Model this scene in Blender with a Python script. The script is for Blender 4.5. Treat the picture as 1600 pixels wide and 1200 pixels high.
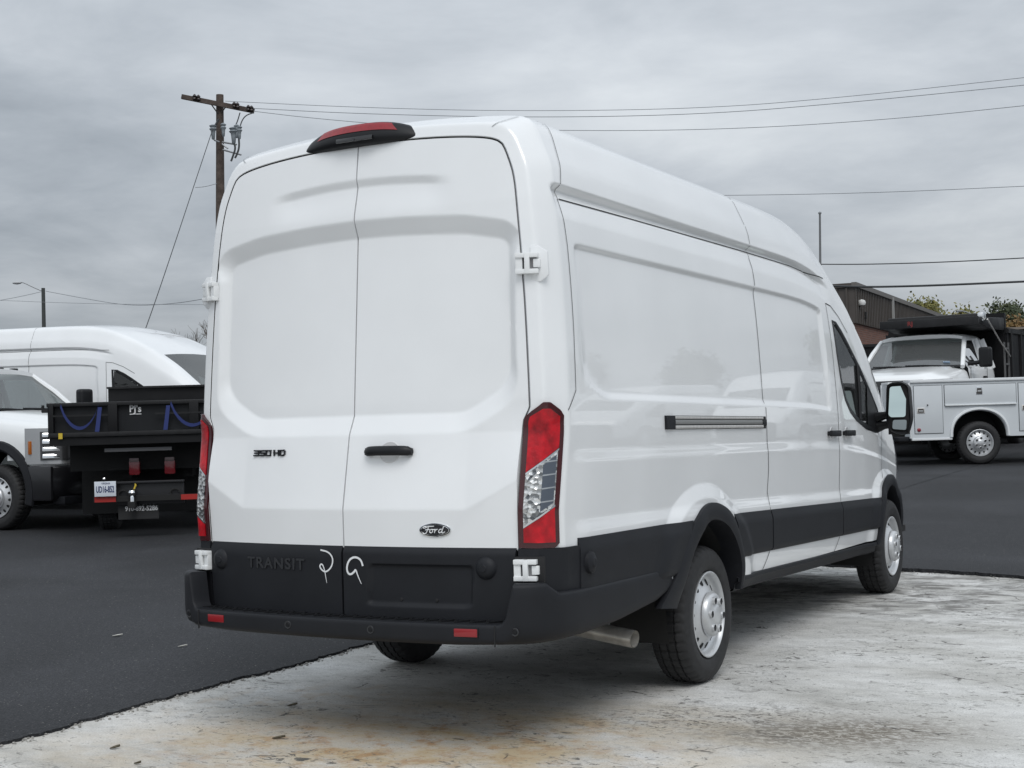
import bpy, bmesh, math, random
import numpy as np
from mathutils import Matrix, Vector

for o in list(bpy.data.objects):
    bpy.data.objects.remove(o)
SC = bpy.context.scene
COL = SC.collection
random.seed(7)
PI = math.pi

# ------------------------------------------------------------------ camera
CAM = np.array([3.6585, -4.8633, 1.3954])
YAW, PITCH, ROLL, FPX = -0.51189, 0.02422, -0.0290, 2176.9
_f = np.array([math.sin(YAW) * math.cos(PITCH), math.cos(YAW) * math.cos(PITCH), math.sin(PITCH)])
_r = np.array([math.cos(YAW), -math.sin(YAW), 0.0])
_u = np.cross(_r, _f)
CR = math.cos(ROLL) * _r + math.sin(ROLL) * _u
CU = -math.sin(ROLL) * _r + math.cos(ROLL) * _u
CF = _f
cam_data = bpy.data.cameras.new('camera')
cam = bpy.data.objects.new('camera', cam_data)
COL.objects.link(cam)
cam_data.sensor_width = 36.0
cam_data.lens = FPX / 1600.0 * 36.0
cam_data.clip_start = 0.05
cam_data.clip_end = 6000
cam.matrix_world = Matrix(((CR[0], CU[0], -CF[0], CAM[0]), (CR[1], CU[1], -CF[1], CAM[1]),
                           (CR[2], CU[2], -CF[2], CAM[2]), (0, 0, 0, 1)))
SC.camera = cam

# ------------------------------------------------------------------ world, sun, exposure
SUN_EL, SUN_AZ = math.radians(52), math.radians(140)      # azimuth from +Y towards +X
world = bpy.data.worlds.new('World')
SC.world = world
world.use_nodes = True
nt = world.node_tree
nt.nodes.clear()
def N(tree, typ, **kw):
    n = tree.nodes.new(typ)
    for k, v in kw.items():
        setattr(n, k, v)
    return n
def math_node(tree, op, a, b=None, clamp=False):
    n = N(tree, 'ShaderNodeMath', operation=op, use_clamp=clamp)
    for i, v in enumerate((a, b)):
        if v is None:
            continue
        if isinstance(v, (int, float)):
            n.inputs[i].default_value = v
        else:
            tree.links.new(v, n.inputs[i])
    return n.outputs[0]
def ramp(tree, fac, stops, interp='LINEAR'):
    n = N(tree, 'ShaderNodeValToRGB')
    n.color_ramp.interpolation = interp
    el = n.color_ramp.elements
    while len(el) < len(stops):
        el.new(0.5)
    for e, (p, c) in zip(el, stops):
        e.position = p
        e.color = (c[0], c[1], c[2], 1) if not isinstance(c, (int, float)) else (c, c, c, 1)
    tree.links.new(fac, n.inputs[0])
    return n.outputs[0]
w_out = N(nt, 'ShaderNodeOutputWorld')
sky = N(nt, 'ShaderNodeTexSky', sky_type='NISHITA')
sky.sun_disc = False
sky.sun_elevation = SUN_EL
sky.sun_rotation = SUN_AZ
bg_sky = N(nt, 'ShaderNodeBackground')
bg_sky.inputs['Strength'].default_value = 0.06
nt.links.new(sky.outputs[0], bg_sky.inputs['Color'])
tc = N(nt, 'ShaderNodeTexCoord')
sep = N(nt, 'ShaderNodeSeparateXYZ')
nt.links.new(tc.outputs['Generated'], sep.inputs[0])
zc_ = math_node(nt, 'MAXIMUM', sep.outputs['Z'], 0.0)
den = math_node(nt, 'ADD', zc_, 0.14)
cx_ = math_node(nt, 'DIVIDE', sep.outputs['X'], den)
cy_ = math_node(nt, 'DIVIDE', sep.outputs['Y'], den)
comb = N(nt, 'ShaderNodeCombineXYZ')
nt.links.new(cx_, comb.inputs[0]); nt.links.new(cy_, comb.inputs[1])
n1 = N(nt, 'ShaderNodeTexNoise'); n1.inputs['Scale'].default_value = 0.55; n1.inputs['Detail'].default_value = 7; n1.inputs['Roughness'].default_value = 0.55
n2 = N(nt, 'ShaderNodeTexNoise'); n2.inputs['Scale'].default_value = 1.7; n2.inputs['Detail'].default_value = 8; n2.inputs['Roughness'].default_value = 0.6; n2.inputs['Distortion'].default_value = 0.6
mp = N(nt, 'ShaderNodeMapping'); mp.inputs['Location'].default_value = (3.1, 1.7, 0.4)
nt.links.new(comb.outputs[0], mp.inputs[0])
nt.links.new(mp.outputs[0], n1.inputs['Vector']); nt.links.new(mp.outputs[0], n2.inputs['Vector'])
cl = math_node(nt, 'ADD', math_node(nt, 'MULTIPLY', n1.outputs['Fac'], 0.8), math_node(nt, 'MULTIPLY', n2.outputs['Fac'], 0.2))
cloud_col = ramp(nt, cl, [(0.34, (0.29, 0.325, 0.365)), (0.44, (0.41, 0.45, 0.495)), (0.54, (0.56, 0.60, 0.645)), (0.65, (0.73, 0.77, 0.805))])
# overcast luminance grows smoothly from the horizon to the zenith
lum = ramp(nt, zc_, [(0.0, 0.62), (0.08, 0.72), (0.16, 0.88), (0.28, 1.02), (0.5, 1.30), (1.0, 1.75)])
mul = N(nt, 'ShaderNodeMix', data_type='RGBA', blend_type='MULTIPLY')
mul.inputs['Factor'].default_value = 1.0
nt.links.new(cloud_col, mul.inputs['A']); nt.links.new(lum, mul.inputs['B'])
bg_cloud = N(nt, 'ShaderNodeBackground')
bg_cloud.inputs['Strength'].default_value = 1.0
nt.links.new(mul.outputs['Result'], bg_cloud.inputs['Color'])
mixs = N(nt, 'ShaderNodeMixShader')
mixs.inputs[0].default_value = 0.94
nt.links.new(bg_sky.outputs[0], mixs.inputs[1]); nt.links.new(bg_cloud.outputs[0], mixs.inputs[2])
nt.links.new(mixs.outputs[0], w_out.inputs['Surface'])

sun_data = bpy.data.lights.new('sun', 'SUN')
sun_data.energy = 1.25
sun_data.angle = math.radians(32)
sun_data.color = (1.0, 0.985, 0.965)
sun = bpy.data.objects.new('sun', sun_data)
COL.objects.link(sun)
sd = Vector((math.sin(SUN_AZ) * math.cos(SUN_EL), math.cos(SUN_AZ) * math.cos(SUN_EL), math.sin(SUN_EL)))
sun.rotation_euler = (-sd).to_track_quat('-Z', 'Y').to_euler()
SC.render.engine = 'CYCLES'
SC.view_settings.view_transform = 'Standard'
SC.view_settings.look = 'None'
SC.view_settings.exposure = 0.2
SC.view_settings.gamma = 1.0
SC.view_settings.use_curve_mapping = False

# ------------------------------------------------------------------ materials
MATS = {}
def mat(name, color=(0.5, 0.5, 0.5), rough=0.5, metal=0.0, coat=0.0, coat_rough=0.03, spec=0.5,
        noise=0.0, nscale=20.0, bump=0.0, bscale=200.0, bdist=0.002, rvar=0.0, trans=0.0, emit=None):
    if name in MATS:
        return MATS[name]
    m = bpy.data.materials.new(name)
    m.use_nodes = True
    t = m.node_tree
    b = t.nodes['Principled BSDF']
    b.inputs['Base Color'].default_value = (*color, 1)
    b.inputs['Roughness'].default_value = rough
    b.inputs['Metallic'].default_value = metal
    b.inputs['Coat Weight'].default_value = coat
    b.inputs['Coat Roughness'].default_value = coat_rough
    b.inputs['Specular IOR Level'].default_value = spec
    b.inputs['Transmission Weight'].default_value = trans
    tcn = N(t, 'ShaderNodeTexCoord')
    if noise > 0 or rvar > 0:
        nn = N(t, 'ShaderNodeTexNoise')
        nn.inputs['Scale'].default_value = nscale
        nn.inputs['Detail'].default_value = 6
        t.links.new(tcn.outputs['Object'], nn.inputs['Vector'])
        if noise > 0:
            lo = [max(0, c * (1 - noise)) for c in color]
            hi = [min(1, c * (1 + noise)) for c in color]
            t.links.new(ramp(t, nn.outputs['Fac'], [(0.3, lo), (0.7, hi)]), b.inputs['Base Color'])
        if rvar > 0:
            t.links.new(ramp(t, nn.outputs['Fac'], [(0.3, max(0, rough - rvar)), (0.7, min(1, rough + rvar))]), b.inputs['Roughness'])
    if bump > 0:
        nb = N(t, 'ShaderNodeTexNoise')
        nb.inputs['Scale'].default_value = bscale
        nb.inputs['Detail'].default_value = 3
        t.links.new(tcn.outputs['Object'], nb.inputs['Vector'])
        bn = N(t, 'ShaderNodeBump')
        bn.inputs['Strength'].default_value = bump
        bn.inputs['Distance'].default_value = bdist
        t.links.new(nb.outputs['Fac'], bn.inputs['Height'])
        t.links.new(bn.outputs[0], b.inputs['Normal'])
    if emit:
        b.inputs['Emission Color'].default_value = (*emit[:3], 1)
        b.inputs['Emission Strength'].default_value = emit[3]
    MATS[name] = m
    return m
def glass_mat(name, tint, gloss_rough=0.01, ior=1.5, minr=0.06, grey_veil=0.03):
    m = bpy.data.materials.new(name)
    m.use_nodes = True
    t = m.node_tree
    t.nodes.clear()
    out = N(t, 'ShaderNodeOutputMaterial')
    fr = N(t, 'ShaderNodeFresnel'); fr.inputs['IOR'].default_value = ior
    tr = N(t, 'ShaderNodeBsdfTransparent'); tr.inputs['Color'].default_value = (*tint, 1)
    gl = N(t, 'ShaderNodeBsdfGlossy'); gl.inputs['Roughness'].default_value = gloss_rough
    mx = N(t, 'ShaderNodeMixShader')
    t.links.new(math_node(t, 'MAXIMUM', fr.outputs[0], minr), mx.inputs[0]); t.links.new(tr.outputs[0], mx.inputs[1]); t.links.new(gl.outputs[0], mx.inputs[2])
    df = N(t, 'ShaderNodeBsdfDiffuse'); df.inputs['Color'].default_value = (0.42, 0.44, 0.44, 1)  # pale diffuse veil in the glass, standing in for the lit cab interior
    m2 = N(t, 'ShaderNodeMixShader'); m2.inputs[0].default_value = grey_veil
    t.links.new(mx.outputs[0], m2.inputs[1]); t.links.new(df.outputs[0], m2.inputs[2])
    t.links.new(m2.outputs[0], out.inputs['Surface'])
    MATS[name] = m
    return m
WHITE = mat('white_paint', (0.80, 0.81, 0.815), 0.35, coat=1.0, coat_rough=0.015, rvar=0.05, noise=0.025, nscale=2.2)
WHITE2 = mat('white_truck_paint', (0.79, 0.80, 0.80), 0.4, coat=0.8, coat_rough=0.06)
HINGE = mat('hinge_white', (0.78, 0.79, 0.79), 0.4)
PLASTIC = mat('black_moulding_plastic', (0.0115, 0.0125, 0.0155), 0.58, spec=0.28, bump=0.25, bscale=900, bdist=0.0006, noise=0.12, nscale=6)
PLASTIC2 = mat('black_smooth_plastic', (0.009, 0.0095, 0.011), 0.45, spec=0.3)
GAP = mat('dark_gap', (0.012, 0.012, 0.013), 0.8)
UNDER = mat('underbody_black', (0.012, 0.012, 0.012), 0.85)
RUBBER = mat('tyre_rubber', (0.018, 0.018, 0.019), 0.72, noise=0.25, nscale=30, bump=0.2, bscale=150)
STEEL = mat('silver_wheel_paint', (0.60, 0.61, 0.62), 0.38, metal=0.55, noise=0.05, nscale=20)
CHROME = mat('chrome', (0.75, 0.76, 0.77), 0.12, metal=1.0)
ALU = mat('brushed_aluminium', (0.72, 0.70, 0.67), 0.35, metal=0.6, noise=0.1, nscale=40)
PIPE = mat('exhaust_steel', (0.62, 0.60, 0.56), 0.35, metal=0.6, noise=0.2, nscale=15)
RED_LENS = mat('red_lens', (0.40, 0.003, 0.010), 0.3, spec=0.3, coat=0.35, coat_rough=0.03, bump=0.6, bscale=70, bdist=0.004, noise=0.6, nscale=14)
RED_DARK = mat('dark_red_lens_frame', (0.045, 0.003, 0.005), 0.2, coat=0.5)
REFLECTOR = mat('red_reflector', (0.26, 0.006, 0.010), 0.3, coat=0.6, bump=0.3, bscale=300)
MIRROR = mat('mirror_glass', (0.80, 0.92, 0.88), 0.01, metal=1.0)
BLACK_GLOSS = mat('gloss_black', (0.008, 0.008, 0.009), 0.15, coat=0.5)
CHALK = mat('chalk_marker', (0.72, 0.73, 0.74), 0.7)
LETTER = mat('black_badge', (0.012, 0.013, 0.016), 0.25)
EMBOSS = mat('embossed_black', (0.03, 0.031, 0.034), 0.35)
SEAT = mat('dark_seat_cloth', (0.03, 0.03, 0.033), 0.9)
GLASS = glass_mat('tinted_side_glass', (0.30, 0.34, 0.34))
SHIELD = glass_mat('windscreen_glass', (0.42, 0.47, 0.46), minr=0.2, grey_veil=0.16)
def clear_lens_material():
    m = bpy.data.materials.new('clear_lamp_lens')
    m.use_nodes = True
    t = m.node_tree
    b = t.nodes['Principled BSDF']
    b.inputs['Metallic'].default_value = 0.75
    b.inputs['Roughness'].default_value = 0.16
    b.inputs['Coat Weight'].default_value = 1.0
    tcn = N(t, 'ShaderNodeTexCoord')
    mp_ = N(t, 'ShaderNodeMapping'); mp_.inputs['Scale'].default_value = (60, 60, 60)
    t.links.new(tcn.outputs['Object'], mp_.inputs[0])
    v = N(t, 'ShaderNodeTexVoronoi'); v.inputs['Scale'].default_value = 1.0
    t.links.new(mp_.outputs[0], v.inputs['Vector'])
    t.links.new(ramp(t, v.outputs['Color'], [(0.2, (0.10, 0.11, 0.12)), (0.45, (0.45, 0.45, 0.44)), (0.8, (0.8, 0.8, 0.78))]), b.inputs['Base Color'])
    bn = N(t, 'ShaderNodeBump'); bn.inputs['Strength'].default_value = 0.8; bn.inputs['Distance'].default_value = 0.006
    t.links.new(v.outputs['Distance'], bn.inputs['Height'])
    t.links.new(bn.outputs[0], b.inputs['Normal'])
    return m
CLEAR_LENS = clear_lens_material()

# ------------------------------------------------------------------ object helpers
def link_mesh(name, verts, faces, material, parent=None, smooth=False, normals=None, midx=None):
    me = bpy.data.meshes.new(name)
    me.from_pydata([tuple(map(float, v)) for v in verts], [], [tuple(int(i) for i in f) for f in faces])
    for m in (material if isinstance(material, (list, tuple)) else [material]):
        me.materials.append(m)
    if midx is not None:
        me.polygons.foreach_set('material_index', np.array(midx, dtype=np.int32))
    me.validate()
    if smooth:
        me.polygons.foreach_set('use_smooth', np.ones(len(me.polygons), dtype=bool))
    if normals is not None:
        me.normals_split_custom_set_from_vertices([tuple(map(float, n)) for n in normals])
    me.update()
    o = bpy.data.objects.new(name, me)
    COL.objects.link(o)
    if parent is not None:
        o.parent = parent
    return o
def empty(name, loc=(0, 0, 0), rz=0.0, rx=0.0, ry=0.0):
    o = bpy.data.objects.new(name, None)
    COL.objects.link(o)
    o.location = loc
    o.rotation_euler = (rx, ry, rz)
    o.empty_display_size = 0.2
    return o
def tag(o, label=None, cat=None, group=None, kind=None):
    if label: o['label'] = label
    if cat: o['category'] = cat
    if group: o['group'] = group
    if kind: o['kind'] = kind
    return o
def copy_tree(o, parent=None, skip=()):
    c = o.copy()
    COL.objects.link(c)
    c.parent = parent
    for ch in list(o.children):
        if ch.name.split('.')[0] not in skip:
            copy_tree(ch, c, skip)
    return c

class MB:
    """collects shapes into one mesh"""
    def __init__(self):
        self.v = []; self.f = []; self.sm = []
    def add(self, verts, faces, smooth=False):
        k = len(self.v)
        self.v += [tuple(map(float, p)) for p in verts]
        self.f += [tuple(i + k for i in f) for f in faces]
        self.sm += [smooth] * len(faces)
        return self
    def box(self, c, s, rz=0.0, rx=0.0, ry=0.0):
        m = Matrix.Translation(c) @ Matrix.Rotation(rz, 4, 'Z') @ Matrix.Rotation(ry, 4, 'Y') @ Matrix.Rotation(rx, 4, 'X')
        h = [x / 2 for x in s]
        vs = [m @ Vector((sx * h[0], sy * h[1], sz * h[2])) for sx in (-1, 1) for sy in (-1, 1) for sz in (-1, 1)]
        return self.add(vs, [(0, 1, 3, 2), (4, 6, 7, 5), (0, 4, 5, 1), (2, 3, 7, 6), (0, 2, 6, 4), (1, 5, 7, 3)])
    def prism(self, poly, axis, a, b):
        """poly in the two other axes (in x,y,z order), extruded along axis from a to b"""
        n = len(poly)
        def P(p, t):
            l = list(p); l.insert(axis, t); return l
        vs = [P(p, a) for p in poly] + [P(p, b) for p in poly]
        fs = [tuple(range(n))[::-1], tuple(range(n, 2 * n))] + [(i, (i + 1) % n, n + (i + 1) % n, n + i) for i in range(n)]
        return self.add(vs, fs)
    def tube(self, path, r, seg=8, cap=True, smooth=True):
        path = [Vector(p) for p in path]
        rs = r if isinstance(r, (list, tuple)) else [r] * len(path)
        vs, fs = [], []
        prev = None
        for i, p in enumerate(path):
            t = (path[min(i + 1, len(path) - 1)] - path[max(i - 1, 0)]).normalized()
            if prev is None:
                a = t.orthogonal().normalized()
            else:
                a = (prev - t * prev.dot(t)).normalized()
            prev = a
            b = t.cross(a)
            for k in range(seg):
                an = 2 * PI * k / seg
                vs.append(p + (a * math.cos(an) + b * math.sin(an)) * rs[i])
        for i in range(len(path) - 1):
            for k in range(seg):
                fs.append((i * seg + k, i * seg + (k + 1) % seg, (i + 1) * seg + (k + 1) % seg, (i + 1) * seg + k))
        self.add(vs, fs, smooth)
        if cap:
            k0 = len(self.v) - len(vs)
            self.f.append(tuple(k0 + k for k in range(seg))[::-1]); self.sm.append(False)
            self.f.append(tuple(k0 + (len(path) - 1) * seg + k for k in range(seg))); self.sm.append(False)
        return self
    def lathe(self, prof, seg, c=(0, 0, 0), axis='X', smooth=True, rmod=None):
        """prof = [(along axis, radius)]"""
        vs, fs = [], []
        n = len(prof)
        for k in range(seg):
            an = 2 * PI * k / seg
            for j, (h, r) in enumerate(prof):
                rr = r if rmod is None else rmod(j, k, r)
                ca, sa = math.cos(an) * rr, math.sin(an) * rr
                p = {'X': (h, ca, sa), 'Y': (ca, h, sa), 'Z': (ca, sa, h)}[axis]
                vs.append((p[0] + c[0], p[1] + c[1], p[2] + c[2]))
        for k in range(seg):
            for j in range(n - 1):
                a0, b0 = k * n + j, ((k + 1) % seg) * n + j
                fs.append((a0, b0, b0 + 1, a0 + 1) if axis != 'Y' else (a0, a0 + 1, b0 + 1, b0))
        return self.add(vs, fs, smooth)
    def grid(self, P, smooth=True, flip=False):
        """P: array (n, m, 3)"""
        n, m = P.shape[:2]
        fs = []
        for i in range(n - 1):
            for j in range(m - 1):
                q = (i * m + j, i * m + j + 1, (i + 1) * m + j + 1, (i + 1) * m + j)
                fs.append(q[::-1] if flip else q)
        return self.add(P.reshape(-1, 3), fs, smooth)
    def build(self, name, material, parent=None, bevel=0.0, seg=2):
        o = link_mesh(name, self.v, self.f, material, parent)
        me = o.data
        if bevel > 0:
            bm = bmesh.new(); bm.from_mesh(me)
            bmesh.ops.remove_doubles(bm, verts=bm.verts, dist=1e-5)
            bmesh.ops.recalc_face_normals(bm, faces=bm.faces)
            ed = [e for e in bm.edges if len(e.link_faces) == 2 and e.calc_face_angle(0) > 0.5]
            bmesh.ops.bevel(bm, geom=ed, offset=bevel, segments=seg, affect='EDGES', profile=0.6, clamp_overlap=True)
            for f in bm.faces: f.smooth = True
            bm.to_mesh(me); bm.free()
            me.set_sharp_from_angle(angle=math.radians(40))
        else:
            bm = bmesh.new(); bm.from_mesh(me)
            bmesh.ops.recalc_face_normals(bm, faces=bm.faces)
            bm.to_mesh(me); bm.free()
            if len(me.polygons) == len(self.sm):
                me.polygons.foreach_set('use_smooth', np.array(self.sm, dtype=bool))
                me.set_sharp_from_angle(angle=math.radians(45))
        me.update()
        return o
def text_mesh(body, size, extrude=0.0, shear=0.0, xs=1.0, spacing=1.0, bold=0.0):
    cu = bpy.data.curves.new('lettering', 'FONT')
    cu.body = body; cu.size = size; cu.extrude = extrude; cu.shear = shear
    cu.align_x = 'CENTER'; cu.align_y = 'CENTER'; cu.space_character = spacing; cu.offset = bold
    cu.resolution_u = 4
    ob = bpy.data.objects.new('lettering', cu)
    COL.objects.link(ob)
    dg = bpy.context.evaluated_depsgraph_get()
    me = bpy.data.meshes.new_from_object(ob.evaluated_get(dg))
    bpy.data.objects.remove(ob); bpy.data.curves.remove(cu)
    for v in me.vertices:
        v.co.x *= xs
    return me
def place_text(name, body, size, M, material, parent, **kw):
    me = text_mesh(body, size, **kw)
    me.materials.clear(); me.materials.append(material)
    me.transform(M)
    o = bpy.data.objects.new(name, me)
    COL.objects.link(o)
    o.parent = parent
    return o
def smooth01(x, a, b):
    t = np.clip((np.asarray(x, float) - a) / (b - a), 0, 1)
    return t * t * (3 - 2 * t)
def frame(o, x, y, z):
    """matrix from origin and three axes"""
    return Matrix(((x[0], y[0], z[0], o[0]), (x[1], y[1], z[1], o[1]), (x[2], y[2], z[2], o[2]), (0, 0, 0, 1)))
# ================================================================== the van
RK = 0.0165
SHEAR = Matrix(((1, 0, 0, 0), (0, 1, 0, 0), (0, -RK, 1, RK * 1.93), (0, 0, 0, 1)))
def chaikin(pts, n=3):
    p = np.array(pts, float)
    for _ in range(n):
        q = [p[0]]
        for a, b in zip(p[:-1], p[1:]):
            q += [a * 0.75 + b * 0.25, a * 0.25 + b * 0.75]
        q.append(p[-1])
        p = np.array(q)
    return p
_sec = chaikin([(0.925, 0.40), (0.955, 0.50), (0.968, 0.60), (0.974, 0.85), (0.981, 1.1), (0.987, 1.35), (0.981, 1.55), (0.964, 1.9),
                (0.942, 2.15), (0.921, 2.34), (0.907, 2.43), (0.898, 2.468), (0.888, 2.492), (0.847, 2.585), (0.818, 2.648), (0.785, 2.682), (0.71, 2.697), (0.55, 2.712), (0.30, 2.730), (0.0, 2.736)], 3)
ZTOP0 = 2.736
def Wz(z): return np.interp(z, _sec[:, 1], _sec[:, 0])
def sec_normal(z):
    e = 0.004
    dx = (Wz(z + e) - Wz(z - e)) / (2 * e)
    l = np.sqrt(1 + dx * dx)
    return 1 / l, -dx / l
def yc(z): return np.interp(z, [0.40, 0.985, 1.31, 1.45, 2.2, 2.3, 2.62, 2.75], [0.106, 0.101, 0.165, 0.174, 0.235, 0.246, 0.292, 0.31])
def bow(z): return np.interp(z, [0.5, 0.83, 1.45, 2.0, 2.6], [0.09, 0.09, 0.066, 0.05, 0.04])
def yrear(x, z): return yc(z) + bow(z) * (np.asarray(x) / 0.85) ** 2
def INS(z): return 0.112 + 0.028 * (1 - smooth01(z, 1.34, 1.42))
CB = 0.16
_cpoly = chaikin([(0.0, 1.0), (0.0, 0.90), (0.03, 0.80), (0.40, 0.215), (0.48, 0.125), (0.60, 0.085), (1.0, 0.0)], 2)
_cl = np.concatenate([[0], np.cumsum(np.hypot(*np.diff(_cpoly, axis=0).T))]); _cl /= _cl[-1]
def corner_uv(t):
    """t = 0 on the flank .. 1 at the door edge -> inset fraction, y fraction"""
    return np.interp(t, _cl, _cpoly[:, 0]), np.interp(t, _cl, _cpoly[:, 1])
def cladtop(y): return 0.853 - 0.0185 * np.maximum(0, np.asarray(y, float) - 2.1)
def cladlow(y): return np.where(np.asarray(y) < 2.0, 0.645, 0.612 - 0.0125 * (np.asarray(y) - 2.2))
def sillbot(y): return 0.497 - 0.010 * (np.asarray(y, float) - 2.2)
def seg_sdf(px, py, poly):
    px = np.asarray(px, float); py = np.asarray(py, float)
    d = np.full(np.broadcast(px, py).shape, 1e9); inside = np.zeros(d.shape, bool)
    n = len(poly)
    for i in range(n):
        (ax, ay), (bx, by) = poly[i], poly[(i + 1) % n]
        ex, ey = bx - ax, by - ay
        wx, wy = px - ax, py - ay
        t = np.clip((wx * ex + wy * ey) / (ex * ex + ey * ey), 0, 1)
        d = np.minimum(d, np.hypot(wx - ex * t, wy - ey * t))
        c = ((ay > py) != (by > py)) & (px < ex * (py - ay) / (ey if ey else 1e-9) + ax)
        inside ^= c
    return np.where(inside, -d, d)
def round_poly(pts, r, n=5):
    out = []
    m = len(pts)
    for i in range(m):
        a, b, c = (np.array(pts[(i + k - 1) % m], float) for k in range(3))
        u = (a - b) / np.linalg.norm(a - b); v = (c - b) / np.linalg.norm(c - b)
        rr = min(r, np.linalg.norm(a - b) * 0.45, np.linalg.norm(c - b) * 0.45)
        for k in range(n + 1):
            t = k / n
            out.append(tuple((1 - t) ** 2 * (b + u * rr) + 2 * t * (1 - t) * b + t * t * (b + v * rr)))
    return out
PANEL = round_poly([(0.53, 1.585), (0.60, 1.50), (0.76, 1.447), (4.20, 1.433), (4.145, 2.13), (0.545, 2.125)], 0.05)
REAR_ARCH_OUT = [(1.235, 0.46), (1.30, 0.52), (1.43, 0.635), (1.52, 0.745), (1.62, 0.835), (1.75, 0.905), (1.90, 0.935), (2.05, 0.91), (2.17, 0.85), (2.26, 0.76), (2.32, 0.65), (2.35, 0.55), (2.355, 0.46)]
REAR_ARCH_IN = [(1.42, 0.44), (1.47, 0.52), (1.53, 0.61), (1.60, 0.70), (1.69, 0.77), (1.79, 0.825), (1.90, 0.845), (2.01, 0.83), (2.12, 0.78), (2.21, 0.705), (2.27, 0.62), (2.30, 0.54), (2.305, 0.44)]
FRONT_ARCH_OUT = [(5.205, 0.46), (5.22, 0.58), (5.265, 0.72), (5.35, 0.84), (5.47, 0.92), (5.60, 0.955), (5.74, 0.945), (5.87, 0.90), (5.98, 0.82), (6.06, 0.72), (6.11, 0.60), (6.13, 0.46)]
FRONT_ARCH_IN = [(5.275, 0.46), (5.29, 0.57), (5.34, 0.69), (5.41, 0.78), (5.51, 0.845), (5.61, 0.87), (5.73, 0.865), (5.84, 0.825), (5.93, 0.755), (6.00, 0.67), (6.04, 0.57), (6.055, 0.46)]
def disp(y, z):
    y = np.asarray(y, float); z = np.asarray(z, float)
    sdp = -seg_sdf(y, z, PANEL)
    d = -0.016 * np.clip(sdp / np.where(z < 1.7, 0.030, 0.017), 0, 1)
    gf = smooth01(y, 0.40, 0.46) * (1 - smooth01(y, 4.15, 4.45))
    d = d + gf * np.interp(z, [2.225, 2.24, 2.318, 2.350, 2.376, 2.38], [0, -0.002, -0.018, -0.034, 0, 0])
    ct = cladtop(y)
    low = smooth01(y, 0.36, 0.5)
    d = d + low * 0.013 * (1 - smooth01(z, ct + 0.01, ct + 0.085))
    d = d + low * 0.007 * (1 - smooth01(z, 1.165, 1.235))
    r1 = np.hypot((y - 1.86) / 1.12, (z - 0.36) / 1.0)
    d = d + 0.024 * (1 - np.clip((r1 - 0.595) / 0.075, 0, 1)) * (z > 0.3)
    r2 = np.hypot(y - 5.66, z - 0.42)
    d = d + 0.022 * (1 - np.clip((r2 - 0.56) / 0.09, 0, 1))
    return d
def ztop(y): return np.interp(y, [0, 3.2, 3.5, 3.8, 4.1, 4.3, 4.5, 4.7, 4.94, 5.39, 5.71, 5.97, 6.1, 6.35, 6.55, 6.64, 6.70],
                              [2.736, 2.736, 2.734, 2.725, 2.69, 2.64, 2.575, 2.49, 2.375, 2.09, 1.83, 1.62, 1.53, 1.36, 1.20, 1.08, 0.93])
_ty = np.linspace(3, 6.7, 400); _tz = np.convolve(np.pad(ztop(_ty), 12, mode='edge'), np.ones(25) / 25, 'valid')
def ztop_s(y): return np.where(np.asarray(y) < 3.05, 2.736, np.interp(y, _ty, _tz))
ZB0 = 0.90
def taper(y): return np.interp(y, [4.4, 5.0, 5.4, 5.7, 6.1, 6.4, 6.6, 6.70], [1, 0.992, 0.982, 0.968, 0.93, 0.86, 0.76, 0.64])
def z_fwd(y, zs):
    k = (ztop_s(y) - ZB0) / (ZTOP0 - ZB0)
    return np.where(zs > ZB0, ZB0 + (zs - ZB0) * k, zs)
def z_inv(y, z):
    k = (ztop_s(y) - ZB0) / (ZTOP0 - ZB0)
    return np.where(z > ZB0, ZB0 + (z - ZB0) / k, z)
def edge_y(zs):
    nx, nz = sec_normal(zs); i = INS(zs)
    return yrear(Wz(zs) - nx * i, zs - nz * i)
def corner_pt(t, zs, off=0.0):
    """t = 0 on the flank, 1 at the door edge (right-hand side)"""
    nx, nz = sec_normal(zs)
    u, v = corner_uv(t)
    ins = INS(zs) * u
    ye = edge_y(zs)
    on, ow = np.cos(t * PI / 2), np.sin(t * PI / 2)
    return np.array([Wz(zs) - nx * ins + off * on, ye + CB * v - off * ow, zs - nz * ins])
def side_pt(y, z, off=0.0):
    zs = float(z_inv(y, z))
    ye = float(edge_y(zs))
    nx, nz = sec_normal(zs)
    ins = 0.0
    s = (y - ye) / CB
    if s < 1:
        ins = float(INS(zs)) * float(np.interp(max(s, 0), _cpoly[::-1, 1], _cpoly[::-1, 0]))
    x = float(Wz(zs)) * float(taper(y)) - float(nx) * ins + float(disp(y, zs))
    return np.array([x + off, y, z])
def side_nrm(y, z):
    e = 0.006
    a = side_pt(y + e, z) - side_pt(y - e, z); b = side_pt(y, z + e) - side_pt(y, z - e)
    n = np.cross(a, b); return n / np.linalg.norm(n)

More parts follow.
